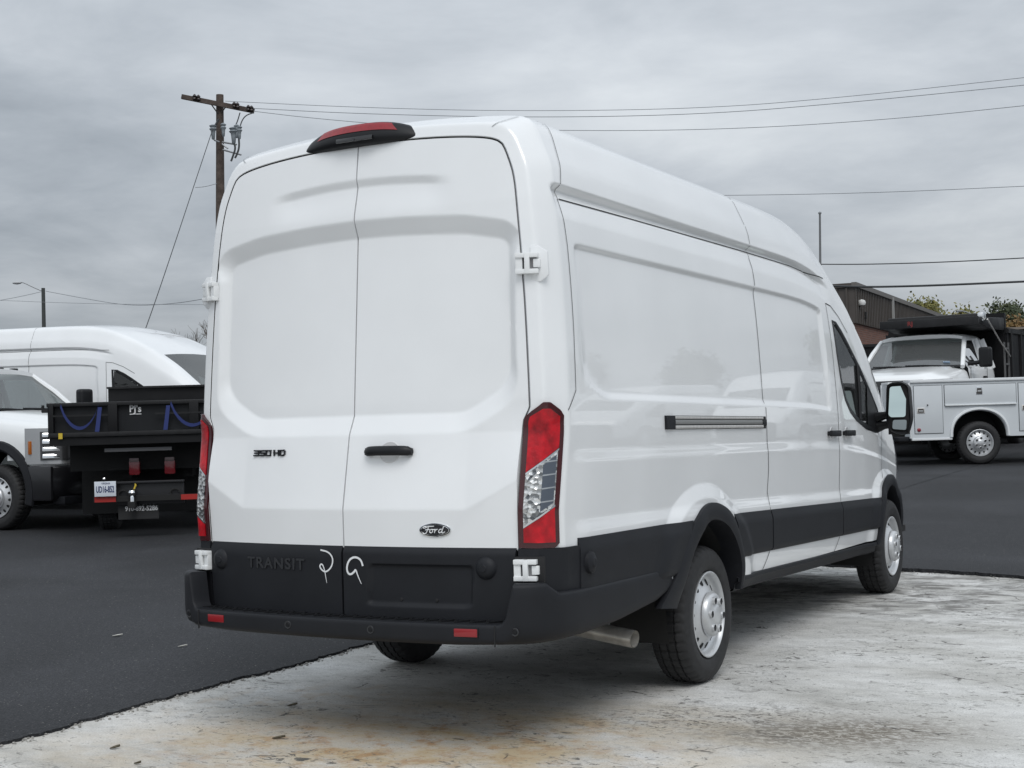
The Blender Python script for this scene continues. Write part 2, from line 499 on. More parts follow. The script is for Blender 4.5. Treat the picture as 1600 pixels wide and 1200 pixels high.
def fine(lo, hi, step, spots, fstep):
    v = list(np.arange(lo, hi, step)) + [hi]
    for a, b in spots:
        v = [q for q in v if not (a < q < b)] + list(np.arange(a, b + 1e-6, fstep))
    v = sorted(set(round(float(q), 5) for q in v))
    return np.array([q for i, q in enumerate(v) if i == 0 or q - v[i - 1] > 1e-3])
ROWZ = fine(0.46, 2.50, 0.032, [(0.83, 1.10), (1.15, 1.25), (1.40, 1.50), (2.085, 2.145), (2.22, 2.385)], 0.0075)
NS = len(ROWZ)
_top = _sec[_sec[:, 1] > 2.505]
_al = np.concatenate([[0], np.cumsum(np.hypot(np.diff(_top[:, 0]), np.diff(_top[:, 1])))])
_at = np.linspace(0.02, _al[-1], 30)
ROWX = np.concatenate([Wz(ROWZ), np.interp(_at, _al, _top[:, 0])])
ROWZZ = np.concatenate([ROWZ, np.interp(_at, _al, _top[:, 1])])
ROWX[-1] = 0.0
_dx = np.gradient(ROWX); _dz = np.gradient(ROWZZ); _l = np.hypot(_dx, _dz)
RNX, RNZ = _dz / _l, -_dx / _l
RNX[-1], RNZ[-1] = 0.0, 1.0
NR = len(ROWX)
# outline of the door opening: softer at its upper corners than the roof edge outside it
def _door_outline():
    old = chaikin([(0.925, 0.40), (0.955, 0.50), (0.968, 0.60), (0.974, 0.85), (0.981, 1.1), (0.987, 1.35), (0.981, 1.55), (0.964, 1.9), (0.942, 2.15), (0.921, 2.34), (0.905, 2.43), (0.888, 2.485),
                   (0.845, 2.59), (0.80, 2.645), (0.72, 2.685), (0.55, 2.712), (0.30, 2.730), (0.0, 2.736)], 3)
    o = old[old[:, 1] > 2.30]
    g = np.gradient(o, axis=0); g /= np.linalg.norm(g, axis=1, keepdims=True)
    d = o + np.stack([-g[:, 1], g[:, 0]], 1) * 0.112
    d[-1, 0] = 0.0
    keep = [0]
    for i in range(1, len(d)):
        if d[i, 0] < d[keep[-1], 0] - 1e-4: keep.append(i)
    d = d[keep]
    l = np.concatenate([[0], np.cumsum(np.hypot(*np.diff(d, axis=0).T))]); l /= l[-1]
    k = int(np.argmin(np.abs(ROWZZ - 2.30)))
    r = np.stack([ROWX[k:], ROWZZ[k:]], 1); rl = np.concatenate([[0], np.cumsum(np.hypot(*np.diff(r, axis=0).T))]); rl /= rl[-1]
    i0 = INS(ROWZZ)
    DX, DZ = ROWX - RNX * i0, ROWZZ - RNZ * i0
    nx, nz = np.interp(rl, l, d[:, 0]), np.interp(rl, l, d[:, 1])
    w = np.clip(rl / 0.08, 0, 1)
    DX[k:] = DX[k:] * (1 - w) + nx * w; DZ[k:] = DZ[k:] * (1 - w) + nz * w
    DX[-1] = 0
    ax, az = np.gradient(DX), np.gradient(DZ); q = np.hypot(ax, az)
    return DX, DZ, az / q, -ax / q
DXA, DZA, DNX, DNZ = _door_outline()
STY = fine(0.62, 6.70, 0.045, [(1.2, 2.4), (5.1, 6.2)], 0.02)
STY = np.array(sorted(set(list(STY) + [2.88, 4.32, 5.47, 5.12, 5.98, 0.64, 0.67, 4.10, 4.13, 4.16, 4.19, 4.22])))
def van_body(root):
    Xs, Ys, Zs = [], [], []
    ins_full = INS(ROWZZ)
    DX, DZ = DXA, DZA
    YE = yrear(DX, DZ)
    # door jamb return
    Xs.append(DX - DNX * 0.002); Ys.append(YE + 0.06); Zs.append(DZ - DNZ * 0.002)
    for t in np.linspace(1, 0, 26):
        u, v = corner_uv(t)
        i = ins_full * u
        y = YE + CB * v
        d = np.where(ROWZZ < 2.5, disp(y, ROWZZ), 0) * (t < 0.999)
        Xs.append(ROWX + (DX - ROWX) * u + RNX * d); Ys.append(y); Zs.append(ROWZZ + (DZ - ROWZZ) * u)
    for s in (0.2, 0.4, 0.6, 0.8):
        y = (YE + CB) * (1 - s) + 0.62 * s
        d = np.where(ROWZZ < 2.5, disp(y, ROWZZ), 0)
        Xs.append(ROWX + d); Ys.append(y); Zs.append(ROWZZ.copy())
    k0 = len(Xs)
    for y in STY:
        d = np.where(ROWZZ < 2.5, disp(np.full(NR, y), ROWZZ), 0)
        Xs.append(ROWX * taper(y) + d); Ys.append(np.full(NR, y)); Zs.append(z_fwd(y, ROWZZ))
    X, Y, Z = np.array(Xs), np.array(Ys), np.array(Zs)
    # full ring: right rows up to the centre, then the left rows down
    FX = np.concatenate([X, -X[:, -2::-1]], 1); FY = np.concatenate([Y, Y[:, -2::-1]], 1); FZ = np.concatenate([Z, Z[:, -2::-1]], 1)
    n, m = FX.shape
    P = np.stack([FX, FY, FZ], -1)
    # analytic-ish vertex normals of the whole skin, shared by every panel cut from it
    A = np.gradient(P, axis=0); B = np.gradient(P, axis=1)
    NRM = np.cross(A, B); NRM /= np.maximum(np.linalg.norm(NRM, axis=-1, keepdims=True), 1e-9)
    if NRM[n // 2, 20, 0] < 0: NRM = -NRM
    cyv = 0.25 * (FY[:-1, :-1] + FY[1:, :-1] + FY[:-1, 1:] + FY[1:, 1:]); czv = 0.25 * (FZ[:-1, :-1] + FZ[1:, :-1] + FZ[:-1, 1:] + FZ[1:, 1:])
    ra = [((a[0] + b[0]) / 2, (a[1] + b[1]) / 2) for a, b in zip(REAR_ARCH_OUT, REAR_ARCH_IN)]; ra = [(ra[0][0], 0.3)] + ra + [(ra[-1][0], 0.3)]
    fa = [((a[0] + b[0]) / 2, (a[1] + b[1]) / 2) for a, b in zip(FRONT_ARCH_OUT, FRONT_ARCH_IN)]; fa = [(fa[0][0], 0.3)] + fa + [(fa[-1][0], 0.3)]
    hole = (seg_sdf(cyv, czv, ra) < 0) | (seg_sdf(cyv, czv, fa) < 0) | ((czv < 0.60) & (cyv < 1.6)) | ((czv < 0.482) & (cyv < 5.3))
    win = seg_sdf(cyv, czv, WINDOW) < -0.012
    jj = np.arange(m - 1); jh = np.minimum(jj, m - 2 - jj)               # half-row index
    side = (jh < NS)[None, :] & np.ones((n - 1, 1), bool)
    zrow = np.where(jh < NS, ROWZ[np.minimum(jh, NS - 1)], 3)[None, :] * np.ones((n - 1, 1))
    right = (jj < m // 2)[None, :]
    cls = np.zeros((n - 1, m - 1), int)
    cls[(cyv > 2.88) & (cyv < 4.32) & (zrow < 2.29) & right] = 1
    cls[(cyv > 4.32) & (cyv < 5.47) & (zrow < 2.29) & right] = 2
    cls[(cyv > 4.32) & (cyv < 5.47) & (zrow < 2.29) & ~right] = 3
    cls[(cyv > 5.12) & (cyv < 5.98) & ~side & ((jh >= NS + 8)[None, :])] = 4
    cls[hole & side] = -1
    cls[win & side] = -1
    cls[0, :] = 5
    names = {0: 'body_shell', 1: 'sliding_door', 2: 'front_door', 3: 'front_door', 4: 'windscreen', 5: 'door_jamb'}
    mats = {0: WHITE, 1: WHITE, 2: WHITE, 3: WHITE, 4: SHIELD, 5: GAP}
    out = {}
    Pf = P.reshape(-1, 3); Nf = NRM.reshape(-1, 3)
    for k in names:
        ii, kk = np.nonzero(cls == k)
        q = np.stack([ii * m + kk, (ii + 1) * m + kk, (ii + 1) * m + kk + 1, ii * m + kk + 1], 1)
        if NRM is not None:
            pass
        us, inv = np.unique(q, return_inverse=True)
        q = inv.reshape(-1, 4)
        v = Pf[us]; nr = Nf[us]
        fn = np.cross(v[q[:, 1]] - v[q[:, 0]], v[q[:, 3]] - v[q[:, 0]])
        if (fn * nr[q[:, 0]]).sum() < 0: q = q[:, ::-1]
        out[k] = link_mesh(names[k], v, q, mats[k], root, smooth=True, normals=nr)
    return out, (DX, DZ)
WINDOW = [(4.415, 2.03), (4.50, 2.015), (4.62, 1.965), (4.75, 1.895), (5.06, 1.715), (5.29, 1.565), (5.47, 1.44), (5.58, 1.30), (5.35, 1.275), (5.06, 1.305), (4.80, 1.365), (4.66, 1.42), (4.55, 1.50), (4.48, 1.62), (4.435, 1.80)]

def patch(F, na, nb, off, skirt=0.02, name='patch', material=None, parent=None, mirror=1):
    """F(a, b, off) -> point; a raised sheet with its rim turned in"""
    A = np.linspace(0, 1, na + 1); B = np.linspace(0, 1, nb + 1)
    A = np.concatenate([[0], A, [1]]); B = np.concatenate([[0], B, [1]])
    P = np.zeros((len(A), len(B), 3))
    for i, a in enumerate(A):
        for j, b in enumerate(B):
            rim = i in (0, len(A) - 1) or j in (0, len(B) - 1)
            P[i, j] = F(a, b, (off(a, b) if callable(off) else off) - (skirt if rim else 0))
    P[..., 0] *= mirror
    mb = MB(); mb.grid(P, smooth=True)
    o = mb.build(name, material, parent)
    return o
def ribbon(mb, pts, w, off=0.0025, sub=14, mirror=1, fn=None):
    """thin dark joint line laid along the skin"""
    pts = np.array(pts, float)
    Q = []
    for a, b in zip(pts[:-1], pts[1:]):
        k = max(2, int(np.linalg.norm(b - a) / 0.05))
        for t in np.linspace(0, 1, k, endpoint=False): Q.append(a * (1 - t) + b * t)
    Q.append(pts[-1]); Q = np.array(Q)
    f = fn or side_pt
    C = np.array([f(a, b) for a, b in Q])
    T = np.gradient(C, axis=0); T /= np.linalg.norm(T, axis=1, keepdims=True)
    Nn = np.array([side_nrm(a, b) if fn is None else (0, -1, 0) for a, b in Q])
    S = np.cross(T, Nn); S /= np.linalg.norm(S, axis=1, keepdims=True)
    G = np.stack([C + Nn * off - S * w / 2, C + Nn * off + S * w / 2], 1)
    G[..., 0] *= mirror
    mb.grid(G, smooth=True)

# ---- rear door surface
RP = round_poly([(-0.775, 1.56), (-0.72, 1.485), (-0.56, 1.395), (0.56, 1.395), (0.72, 1.485), (0.775, 1.56), (0.765, 2.13), (0.55, 2.172), (0.25, 2.19), (0.0, 2.195), (-0.25, 2.19), (-0.55, 2.172), (-0.765, 2.13)], 0.05)
def door_y(x, z):
    x = np.asarray(x, float); z = np.asarray(z, float)
    ax = np.abs(x)
    sd = seg_sdf(x, z, RP)
    wallw = 0.038 + 0.047 * np.maximum(smooth01(z, 2.04, 2.15) * 0.85, 1 - smooth01(z, 1.42, 1.62))
    q = np.clip(sd / wallw, 0, 1)
    rec = 0.036 * (1 - q)
    zcr = 0.985 + np.maximum(0, ax - 0.60) * 0.52
    # face below the crease stands upright, above it the skin leans away
    low = -0.197 * np.clip(np.minimum(z, zcr) - 0.985, 0, None) * (1 - smooth01(z, 1.12, 1.42))
    under = 0.03 * (1 - smooth01(z, 0.805, 0.818))
    zr = 2.463 - 0.05 * (ax / 0.6) ** 2
    rid = 0.014 * np.clip((zr - z) / 0.036, 0, 1) * smooth01(z, 2.27, zr - 0.03) * (1 - smooth01(ax, 0.36, 0.52))
    return yrear(x, z) + rec + low + under + rid
def rear_door(root, s, DX, DZ):
    """s = +1 right-hand, -1 left-hand door"""
    sel = (DZ > 0.525)
    dx, dz = DX[sel] - DNX[sel] * 0.006, DZ[sel] - DNZ[sel] * 0.006
    nx, nz = DNX[sel], DNZ[sel]
    kc = int(np.argmin(np.abs(nx - nz)))
    R = np.stack([dx[:kc + 1], dz[:kc + 1]], 1); T = np.stack([dx[kc:], dz[kc:]], 1)[::-1]   # T from the centre to the corner
    def res(poly, k):
        l = np.concatenate([[0], np.cumsum(np.hypot(*np.diff(poly, axis=0).T))]); t = np.linspace(0, l[-1], k)
        return np.stack([np.interp(t, l, poly[:, 0]), np.interp(t, l, poly[:, 1])], 1)
    na, nb = 90, 260
    R = res(R, nb); T = res(T, na); T[0, 0] = 0.0035
    z0 = R[0, 1]
    L = np.stack([np.full(nb, 0.0035), np.linspace(z0, T[0, 1], nb)], 1)
    Bm = np.stack([np.linspace(0.0035, R[0, 0], na), np.full(na, z0)], 1)
    u = np.linspace(0, 1, na)[:, None, None]; v = np.linspace(0, 1, nb)[None, :, None]
    C = (1 - u) * L[None] + u * R[None] + (1 - v) * Bm[:, None] + v * T[:, None] - ((1 - u) * (1 - v) * Bm[0] + u * (1 - v) * Bm[-1] + (1 - u) * v * T[0] + u * v * T[-1])
    X, Z = C[..., 0], C[..., 1]
    Y = door_y(X, Z)
    P = np.stack([X, Y, Z], -1)
    P = np.concatenate([P[:1], P, P[-1:]], 0); P = np.concatenate([P[:, :1], P, P[:, -1:]], 1)
    rim = np.zeros(P.shape[:2], bool); rim[0] = rim[-1] = True; rim[:, 0] = rim[:, -1] = True
    P[rim, 1] += 0.035
    P[..., 0] *= s
    mb = MB(); mb.grid(P, smooth=True)
    return mb.build('rear_door', WHITE, root)
# ---- wheels (shared meshes)
def wheel_meshes():
    R, w = 0.352, 0.215
    h = w / 2
    prof = [(-h + 0.03, 0.215), (-h + 0.008, 0.235), (-h, 0.275), (-h + 0.006, 0.315), (-h + 0.022, 0.340), (-0.060, 0.3505), (-0.050, R), (-0.049, R - 0.009), (-0.040, R - 0.009), (-0.039, R),
            (-0.006, R), (-0.005, R - 0.009), (0.005, R - 0.009), (0.006, R), (0.039, R), (0.040, R - 0.009), (0.049, R - 0.009), (0.050, R), (0.060, 0.3505),
            (h - 0.022, 0.340), (h - 0.012, 0.328), (h - 0.006, 0.315), (h, 0.29), (h + 0.001, 0.285), (h, 0.275), (h - 0.002, 0.25), (h - 0.008, 0.235), (h - 0.03, 0.215)]
    def rmod(j, k, r):
        if r > 0.335 and k % 4 == 0:
            return r - 0.008
        if 0.3155 > r > 0.3145 and k % 4 == 0:
            return r - 0.003
        return r
    t = MB(); t.lathe(prof, 168, rmod=rmod, smooth=True)
    ty = t.build('tyre', RUBBER); ty.data.set_sharp_from_angle(angle=math.radians(28))
    rim = MB()
    # flange, barrel, then a dished disc that rises to the hub
    rim.lathe([(h - 0.045, 0.209), (h - 0.018, 0.219), (h - 0.008, 0.221), (h - 0.006, 0.215), (h - 0.016, 0.207), (h - 0.030, 0.202), (h - 0.045, 0.200), (h - 0.050, 0.195), (h - 0.056, 0.188), (h - 0.052, 0.182),
               (h - 0.044, 0.170), (h - 0.030, 0.145), (h - 0.016, 0.122), (h - 0.008, 0.110), (h - 0.005, 0.06), (h - 0.005, 0.0)], 64)
    ri = rim.build('rim', STEEL)
    holes = MB()
    for k in range(14):
        a = 2 * PI * (k + 0.5) / 14
        c = Vector((h - 0.0405, math.cos(a) * 0.166, math.sin(a) * 0.166))
        rad = Vector((0.55, -math.cos(a), -math.sin(a))); rad = Vector((0.48 * 1.0, math.cos(a) * -0.88, math.sin(a) * -0.88)).normalized()
        tan = Vector((0, -math.sin(a), math.cos(a)))
        nn = tan.cross(rad).normalized()
        if nn.x < 0: nn = -nn
        ring = [c + nn * 0.0012 + rad * math.cos(q) * 0.0205 + tan * math.sin(q) * 0.0150 for q in [2 * PI * i / 14 for i in range(14)]]
        holes.add(ring + [c - nn * 0.012], [(i, (i + 1) % 14, 14) for i in range(14)])
        holes.add(ring, [tuple(range(14))])
    ho = holes.build('vent_hole', GAP); ho['kind'] = 'stuff'
    cap = MB()
    cap.lathe([(h - 0.006, 0.116), (h + 0.012, 0.113), (h + 0.024, 0.104), (h + 0.029, 0.090), (h + 0.030, 0.055), (h + 0.036, 0.048), (h + 0.040, 0.036), (h + 0.041, 0.0)], 48)
    for k in range(6):
        a = 2 * PI * k / 6
        cap.lathe([(h + 0.026, 0.022), (h + 0.038, 0.020), (h + 0.040, 0.017)], 12, c=(0, math.cos(a) * 0.079, math.sin(a) * 0.079))
    ca = cap.build('hub_cap', STEEL)
    pits = MB()
    for k in range(6):
        a = 2 * PI * k / 6
        pits.lathe([(h + 0.0402, 0.0185), (h + 0.034, 0.012), (h + 0.034, 0.0)], 6, c=(0, math.cos(a) * 0.079, math.sin(a) * 0.079), smooth=False)
    pi_ = pits.build('lug_recess', mat('dark_steel', (0.035, 0.035, 0.037), 0.5, metal=0.3)); pi_['kind'] = 'stuff'
    return ty, ri, ho, ca, pi_
TY, RI, HO, CA, PIT = wheel_meshes()
def add_wheel(root, x, y, z, s, first=[True]):
    w = empty('wheel', (x, y, z), rz=0 if s > 0 else PI, rx=random.uniform(0, 6))
    w.parent = root
    objs = []
    for o, par in ((TY, w), (RI, w), (CA, w)):
        q = o if first[0] else o.copy()
        if not first[0]: COL.objects.link(q)
        q.parent = par
        objs.append(q)
    for o, par in ((HO, w), (PIT, w)):
        q = o if first[0] else o.copy()
        if not first[0]: COL.objects.link(q)
        q.parent = par
    first[0] = False
    return w

def build_van():
    root = empty('cargo_van', (0, 0, 0))
    body, (DX, DZ) = van_body(root)
    body[2]['label'] = 'white front door with its window'
    doors = {s: rear_door(root, s, DX, DZ) for s in (1, -1)}
    # ---- joint lines
    mb = MB()
    for s in (1, -1):
        zz_ = np.linspace(2.30, 2.70, 30); yy_ = np.interp(zz_, [2.30, 2.34, 2.44, 2.6, 2.7], [0.475, 0.483, 0.52, 0.58, 0.60])
        xx_ = np.array([side_pt(y, z)[0] if z < 2.5 else float(Wz(z)) for y, z in zip(yy_, zz_)])
        nx_, nz_ = sec_normal(zz_)
        mb.grid(np.stack([np.stack([s * (xx_ + nx_ * 0.003), yy_ - 0.002, zz_ + nz_ * 0.003], -1), np.stack([s * (xx_ + nx_ * 0.003), yy_ + 0.002, zz_ + nz_ * 0.003], -1)], 1))
        ribbon(mb, [(0.475, 2.31), (0.485, 2.11), (0.47, 1.75), (0.45, 1.48), (0.375, 1.395)], 0.004, mirror=s)
        ribbon(mb, [(2.90, 2.49), (2.90, 2.385)], 0.0045, mirror=s); ribbon(mb, [(2.90, 2.375), (2.895, 2.352), (2.89, 2.30)], 0.0045, mirror=s)
        if s > 0:
            ribbon(mb, [(2.88, 2.30), (2.885, 1.06), (2.86, 0.94), (2.88, 0.83), (2.86, 0.60), (2.75, 0.49)], 0.006, mirror=s)
        ribbon(mb, [(0.49, 2.312), (1.26, 2.322), (2.8, 2.335), (3.7, 2.335), (4.34, 2.312)], 0.006, mirror=s)
        ribbon(mb, [(4.30, 2.14), (4.315, 1.95), (4.335, 1.43), (4.33, 1.17), (4.30, 0.80), (4.27, 0.58), (4.16, 0.475)], 0.006, mirror=s)
        ribbon(mb, [(4.30, 2.14), (4.42, 2.13), (4.60, 2.07), (4.80, 1.97)], 0.006, mirror=s)
        ribbon(mb, [(5.56, 1.29), (5.50, 1.15), (5.47, 1.0), (5.42, 0.9)], 0.006, mirror=s)
    # roof joint across
    xs = np.linspace(-0.885, 0.885, 60)
    zz = np.array([np.interp(abs(x), _sec[::-1, 0], _sec[::-1, 1]) for x in xs]) + 0.0025
    for yy, wd in ((2.90, 0.0045),):
        mb.grid(np.stack([np.stack([xs, np.full(60, yy - wd / 2), zz], -1), np.stack([xs, np.full(60, yy + wd / 2), zz], -1)], 1))
    mb.build('panel_joints', GAP, root)
    for s in (1, -1):
        mb = MB()
        P = []
        for k in np.linspace(0.75, 0.15, 8):
            j = int(np.argmin(np.abs(ROWX - 0.745)))
            u, v = corner_uv(k)
            P.append([(s * (ROWX[j] + (DXA[j] - ROWX[j]) * u + e), float(yrear(DXA[j], DZA[j])) + CB * v - 0.002, ROWZZ[j] + (DZA[j] - ROWZZ[j]) * u + 0.003) for e in (-0.002, 0.003)])
        mb.grid(np.array(P))
        mb.build('roof_joint', mat('joint_light_grey', (0.25, 0.26, 0.27), 0.6), root)
    # added black sheet so that the door gaps read dark
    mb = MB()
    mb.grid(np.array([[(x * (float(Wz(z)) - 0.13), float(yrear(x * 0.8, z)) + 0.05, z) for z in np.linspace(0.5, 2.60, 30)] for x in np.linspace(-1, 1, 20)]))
    mb.build('dark_gap_backing', GAP, root)
    # ---- side cladding (upper band on the flank behind and ahead of the wheel)
    def clad(y0f, y1f, zlo, zhi, name, s):
        prof = lambda b: np.interp(b, [0, 0.06, 0.78, 0.82, 1.0], [0.006, 0.017, 0.017, 0.015, 0.0025])
        def F(a, b, off):
            z0 = zlo(y0f(0)); z1 = zhi(y0f(0))
            bb = b
            y = y0f(bb) + (y1f(bb) - y0f(bb)) * a
            z = float(zlo(y)) + (float(zhi(y)) - float(zlo(y))) * b
            return side_pt(y, z) + np.array([off, 0, 0])
        return patch(F, 30, 14, lambda a, b: prof(b), 0.02, name, PLASTIC, root, s)
    for s in (1, -1):
        clad(lambda b: 0.425, lambda b: 1.42 + 0.22 * b, lambda y: 0.60, cladtop, 'side_moulding', s)
        clad(lambda b: 2.30 - 0.08 * b, lambda b: 2.868, cladlow, cladtop, 'side_moulding', s)
        clad(lambda b: 2.888, lambda b: 4.298, cladlow, cladtop, 'side_moulding', s)
        clad(lambda b: 4.312, lambda b: 5.235 + 0.07 * b, cladlow, cladtop, 'side_moulding', s)
        # sill below the white strip
        mb = MB()
        ys = np.linspace(2.28, 5.24, 24)
        prof = [(0.0, 0.012), (0.012, 0.006), (0.012, -0.012), (-0.010, -0.026), (-0.018, -0.060), (-0.05, -0.075), (-0.09, -0.075)]
        P = np.array([[np.array([side_pt(y, float(sillbot(y)))[0] + a, y, float(sillbot(y)) + b]) for a, b in prof] for y in ys])
        P[..., 0] *= s
        mb.grid(P); mb.build('sill_moulding', PLASTIC, root)
    # ---- wheel arch trims
    for s in (1, -1):
        for out_, in_ in ((REAR_ARCH_OUT, REAR_ARCH_IN), (FRONT_ARCH_OUT, FRONT_ARCH_IN)):
            o_ = chaikin(out_, 2); i_ = chaikin(in_, 2)
            P = []
            for (a, b) in zip(o_, i_):
                base = max(side_pt(a[0], max(a[1], 0.47))[0], 0)
                x0 = base
                P.append([(x0 - 0.012, a[0], a[1]), (x0 + 0.016, a[0], a[1]), (x0 + 0.024, a[0] * 0.8 + b[0] * 0.2, a[1] * 0.8 + b[1] * 0.2),
                          (x0 + 0.026, a[0] * 0.25 + b[0] * 0.75, a[1] * 0.25 + b[1] * 0.75), (x0 + 0.020, b[0], b[1]), (x0 - 0.05, b[0], b[1]), (x0 - 0.10, b[0], b[1])])
            P = np.array(P); P[..., 0] *= s
            mb = MB(); mb.grid(P); mb.build('wheel_arch_trim', PLASTIC, root)
        for yc_, zc2, r in ((1.90, 0.40, 0.43), (5.67, 0.44, 0.42)):
            mb = MB()
            an = np.linspace(-0.35, PI + 0.35, 30)
            P = np.array([[(x, yc_ + math.cos(a) * r, zc2 + math.sin(a) * r) for x in (0.62, 0.93)] for a in an]); P[..., 0] *= s
            mb.grid(P)
            P2 = np.array([[(0.62, yc_ + math.cos(a) * q, zc2 + math.sin(a) * q) for q in (0.0, r)] for a in an]); P2[..., 0] *= s
            mb.grid(P2)
            mb.build('wheel_well', UNDER, root)
    # ---- corner panels below the lamps
    for s in (1, -1):
        def F(a, b, off):
            z = 0.47 + (0.822 - 0.47) * b
            if a < 0.75: return corner_pt(1 - a / 0.75 * 0.98, z, off)
            y = float(edge_y(z)) + CB + (0.44 - float(edge_y(z)) - CB) * (a - 0.75) / 0.25
            return side_pt(y, z, off)
        patch(F, 30, 8, 0.012, 0.02, 'corner_moulding', PLASTIC, root, s)
    # ---- bumper
    def bpath(q):
        """q in 0..1 from the right arch round the back to the centre line"""
        L1 = 0.86
        pts = [(1.000, 1.36), (1.000, 0.8), (0.999, 0.45), (0.993, 0.30), (0.972, 0.19), (0.93, 0.115), (0.86, 0.070), (0.72, 0.038), (0.5, 0.008), (0.25, -0.010), (0.0, -0.016)]
        return pts
    bp = chaikin(bpath(0), 3)
    bl = np.concatenate([[0], np.cumsum(np.hypot(*np.diff(bp, axis=0).T))]); tt = np.unique(np.concatenate([np.linspace(0, bl[-1], 60), np.interp([0.30, 0.33, 0.36, 0.39, 0.42, 0.45], [0, 1], [0, bl[-1]]), bl[-1] - np.linspace(0.76, 0.92, 26)]))
    bp = np.stack([np.interp(tt, bl, bp[:, 0]), np.interp(tt, bl, bp[:, 1])], 1)
    tan = np.gradient(bp, axis=0); tan /= np.linalg.norm(tan, axis=1, keepdims=True)
    nrm = np.stack([-tan[:, 1], tan[:, 0]], 1); nrm *= np.sign(nrm[:, :1] * 1.0 + (nrm[:, 1:2] * -1.0))
    P = []
    for (x, y), (nx_, ny_) in zip(bp, nrm):
        if y > 0.45 and x > 0.9:
            zt, zb = 0.640, float(np.interp(y, [0.45, 0.8, 1.2, 1.36], [0.44, 0.452, 0.492, 0.53]))
            if y > 1.1: pass
        else:
            zt = float(np.interp(abs(x), [0.0, 0.80, 0.815, 0.83, 0.845, 0.86, 2], [0.524, 0.524, 0.530, 0.55, 0.62, 0.688, 0.688])) if y < 0.3 else 0.648
            zb = float(np.interp(abs(x), [0, 0.6, 0.86, 1.0], [0.432, 0.432, 0.44, 0.442]))
            if abs(x) > 0.86 and y < 0.45: zt = 0.688 if y < 0.17 else float(np.interp(y, [0.17, 0.235, 0.45], [0.688, 0.642, 0.640]))
        col = []
        prof = [(0.0, -0.10), (0.0, -0.05), (0.08, -0.015), (0.2, -0.003), (0.35, 0.0), (0.8, 0.0), (0.93, -0.001), (0.98, -0.005), (1.0, -0.014), (1.0, -0.05), (0.995, -0.09)]
        for b, off in prof:
            z = zb + (zt - zb) * b
            if y > 1.22 and x > 0.9:
                lim = np.interp(z, [0.46, 0.52, 0.635], [1.26, 1.32, 1.45]); yy = min(y, lim)
            else: yy = y
            col.append((x + nx_ * (off + 0.014), yy + ny_ * (off + 0.014), z))
        P.append(col)
    P = np.array(P)
    Pl = P[::-1].copy(); Pl[..., 0] *= -1
    Pf = np.concatenate([P, Pl[1:]], 0)
    mb = MB(); mb.grid(Pf)
    bumper = mb.build('rear_bumper', PLASTIC, root)
    # step tread
    mb = MB()
    xs = np.linspace(-0.855, 0.855, 40)
    yb = np.interp(np.abs(xs), bp[::-1, 0], bp[::-1, 1])
    P = np.array([[(x, y0 + 0.012, 0.5225), (x, y0 + 0.05, 0.524), (x, 0.26, 0.526)] for x, y0 in zip(xs, yb)])
    mb.grid(P)
    for k in range(46):
        x = -0.79 + k * 1.58 / 45
        y0 = float(np.interp(abs(x), bp[::-1, 0], bp[::-1, 1])) + 0.03
        mb.box((x, y0 + 0.035, 0.5275), (0.012, 0.075, 0.006), rz=0.5 * (1 if k % 2 else -1))
    mb.build('step_tread', PLASTIC2, bumper)
    for s in (1, -1):
        c = np.array([0.665 * s, float(np.interp(0.665, bp[::-1, 0], bp[::-1, 1])), 0.490])
        mb = MB(); mb.box((c[0], c[1] - 0.012, c[2]), (0.105, 0.012, 0.034), rz=0.12 * s); mb.build('reflector', REFLECTOR, bumper, bevel=0.004)
        mb = MB(); mb.box((c[0], c[1] - 0.0095, c[2]), (0.115, 0.012, 0.043), rz=0.12 * s); mb.build('reflector_frame', PLASTIC2, bumper, bevel=0.004)
        for xx in (0.87, 0.22):
            yy = float(np.interp(xx, bp[::-1, 0], bp[::-1, 1]))
            mb = MB(); mb.lathe([(-0.019, 0.0), (-0.019, 0.010), (-0.017, 0.0115), (-0.005, 0.0115)], 20, c=(xx * s, yy, 0.487 if xx < 0.5 else 0.497), axis='Y'); mb.build('parking_sensor', PLASTIC2, bumper)
            mb = MB(); mb.lathe([(-0.0165, 0.0115), (-0.0175, 0.016), (-0.0145, 0.0175)], 20, c=(xx * s, yy, 0.487 if xx < 0.5 else 0.497), axis='Y'); mb.build('sensor_ring', EMBOSS, bumper)
    # bumper joint lines
    for s in (1, -1):
        yy = float(np.interp(0.78, bp[::-1, 0], bp[::-1, 1]))
        mb = MB(); mb.box((0.79 * s, yy - 0.0125, 0.478), (0.004, 0.006, 0.085), rz=0.15 * s)
        mb.build('bumper_joint', GAP, bumper)
    # ---- lower door trims
    PR = round_poly([(0.125, 0.575), (0.625, 0.575), (0.64, 0.755), (0.14, 0.755)], 0.03)
    xo = lambda z: float(np.interp(z, DZ[:NS], DX[:NS]))
    trims = {}
    for s in (1, -1):
        def F(a, b, off):
            z = 0.512 + (0.826 - 0.512) * b
            x = 0.005 + (xo(max(z, 0.53)) - 0.012 - 0.005) * a
            y = float(yrear(x, z)) - off
            if s > 0:
                y += 0.015 * float(np.clip(-seg_sdf(x, z, PR) / 0.010, 0, 1))
            return np.array([x, y, z])
        pf = lambda a, b: float(np.interp(b, [0, 0.9, 0.94, 1], [0.018, 0.016, 0.013, 0.0]))
        trims[s] = patch(F, 66 if s > 0 else 20, 44 if s > 0 else 10, pf, 0.03, 'lower_trim', PLASTIC, doors[s], s)
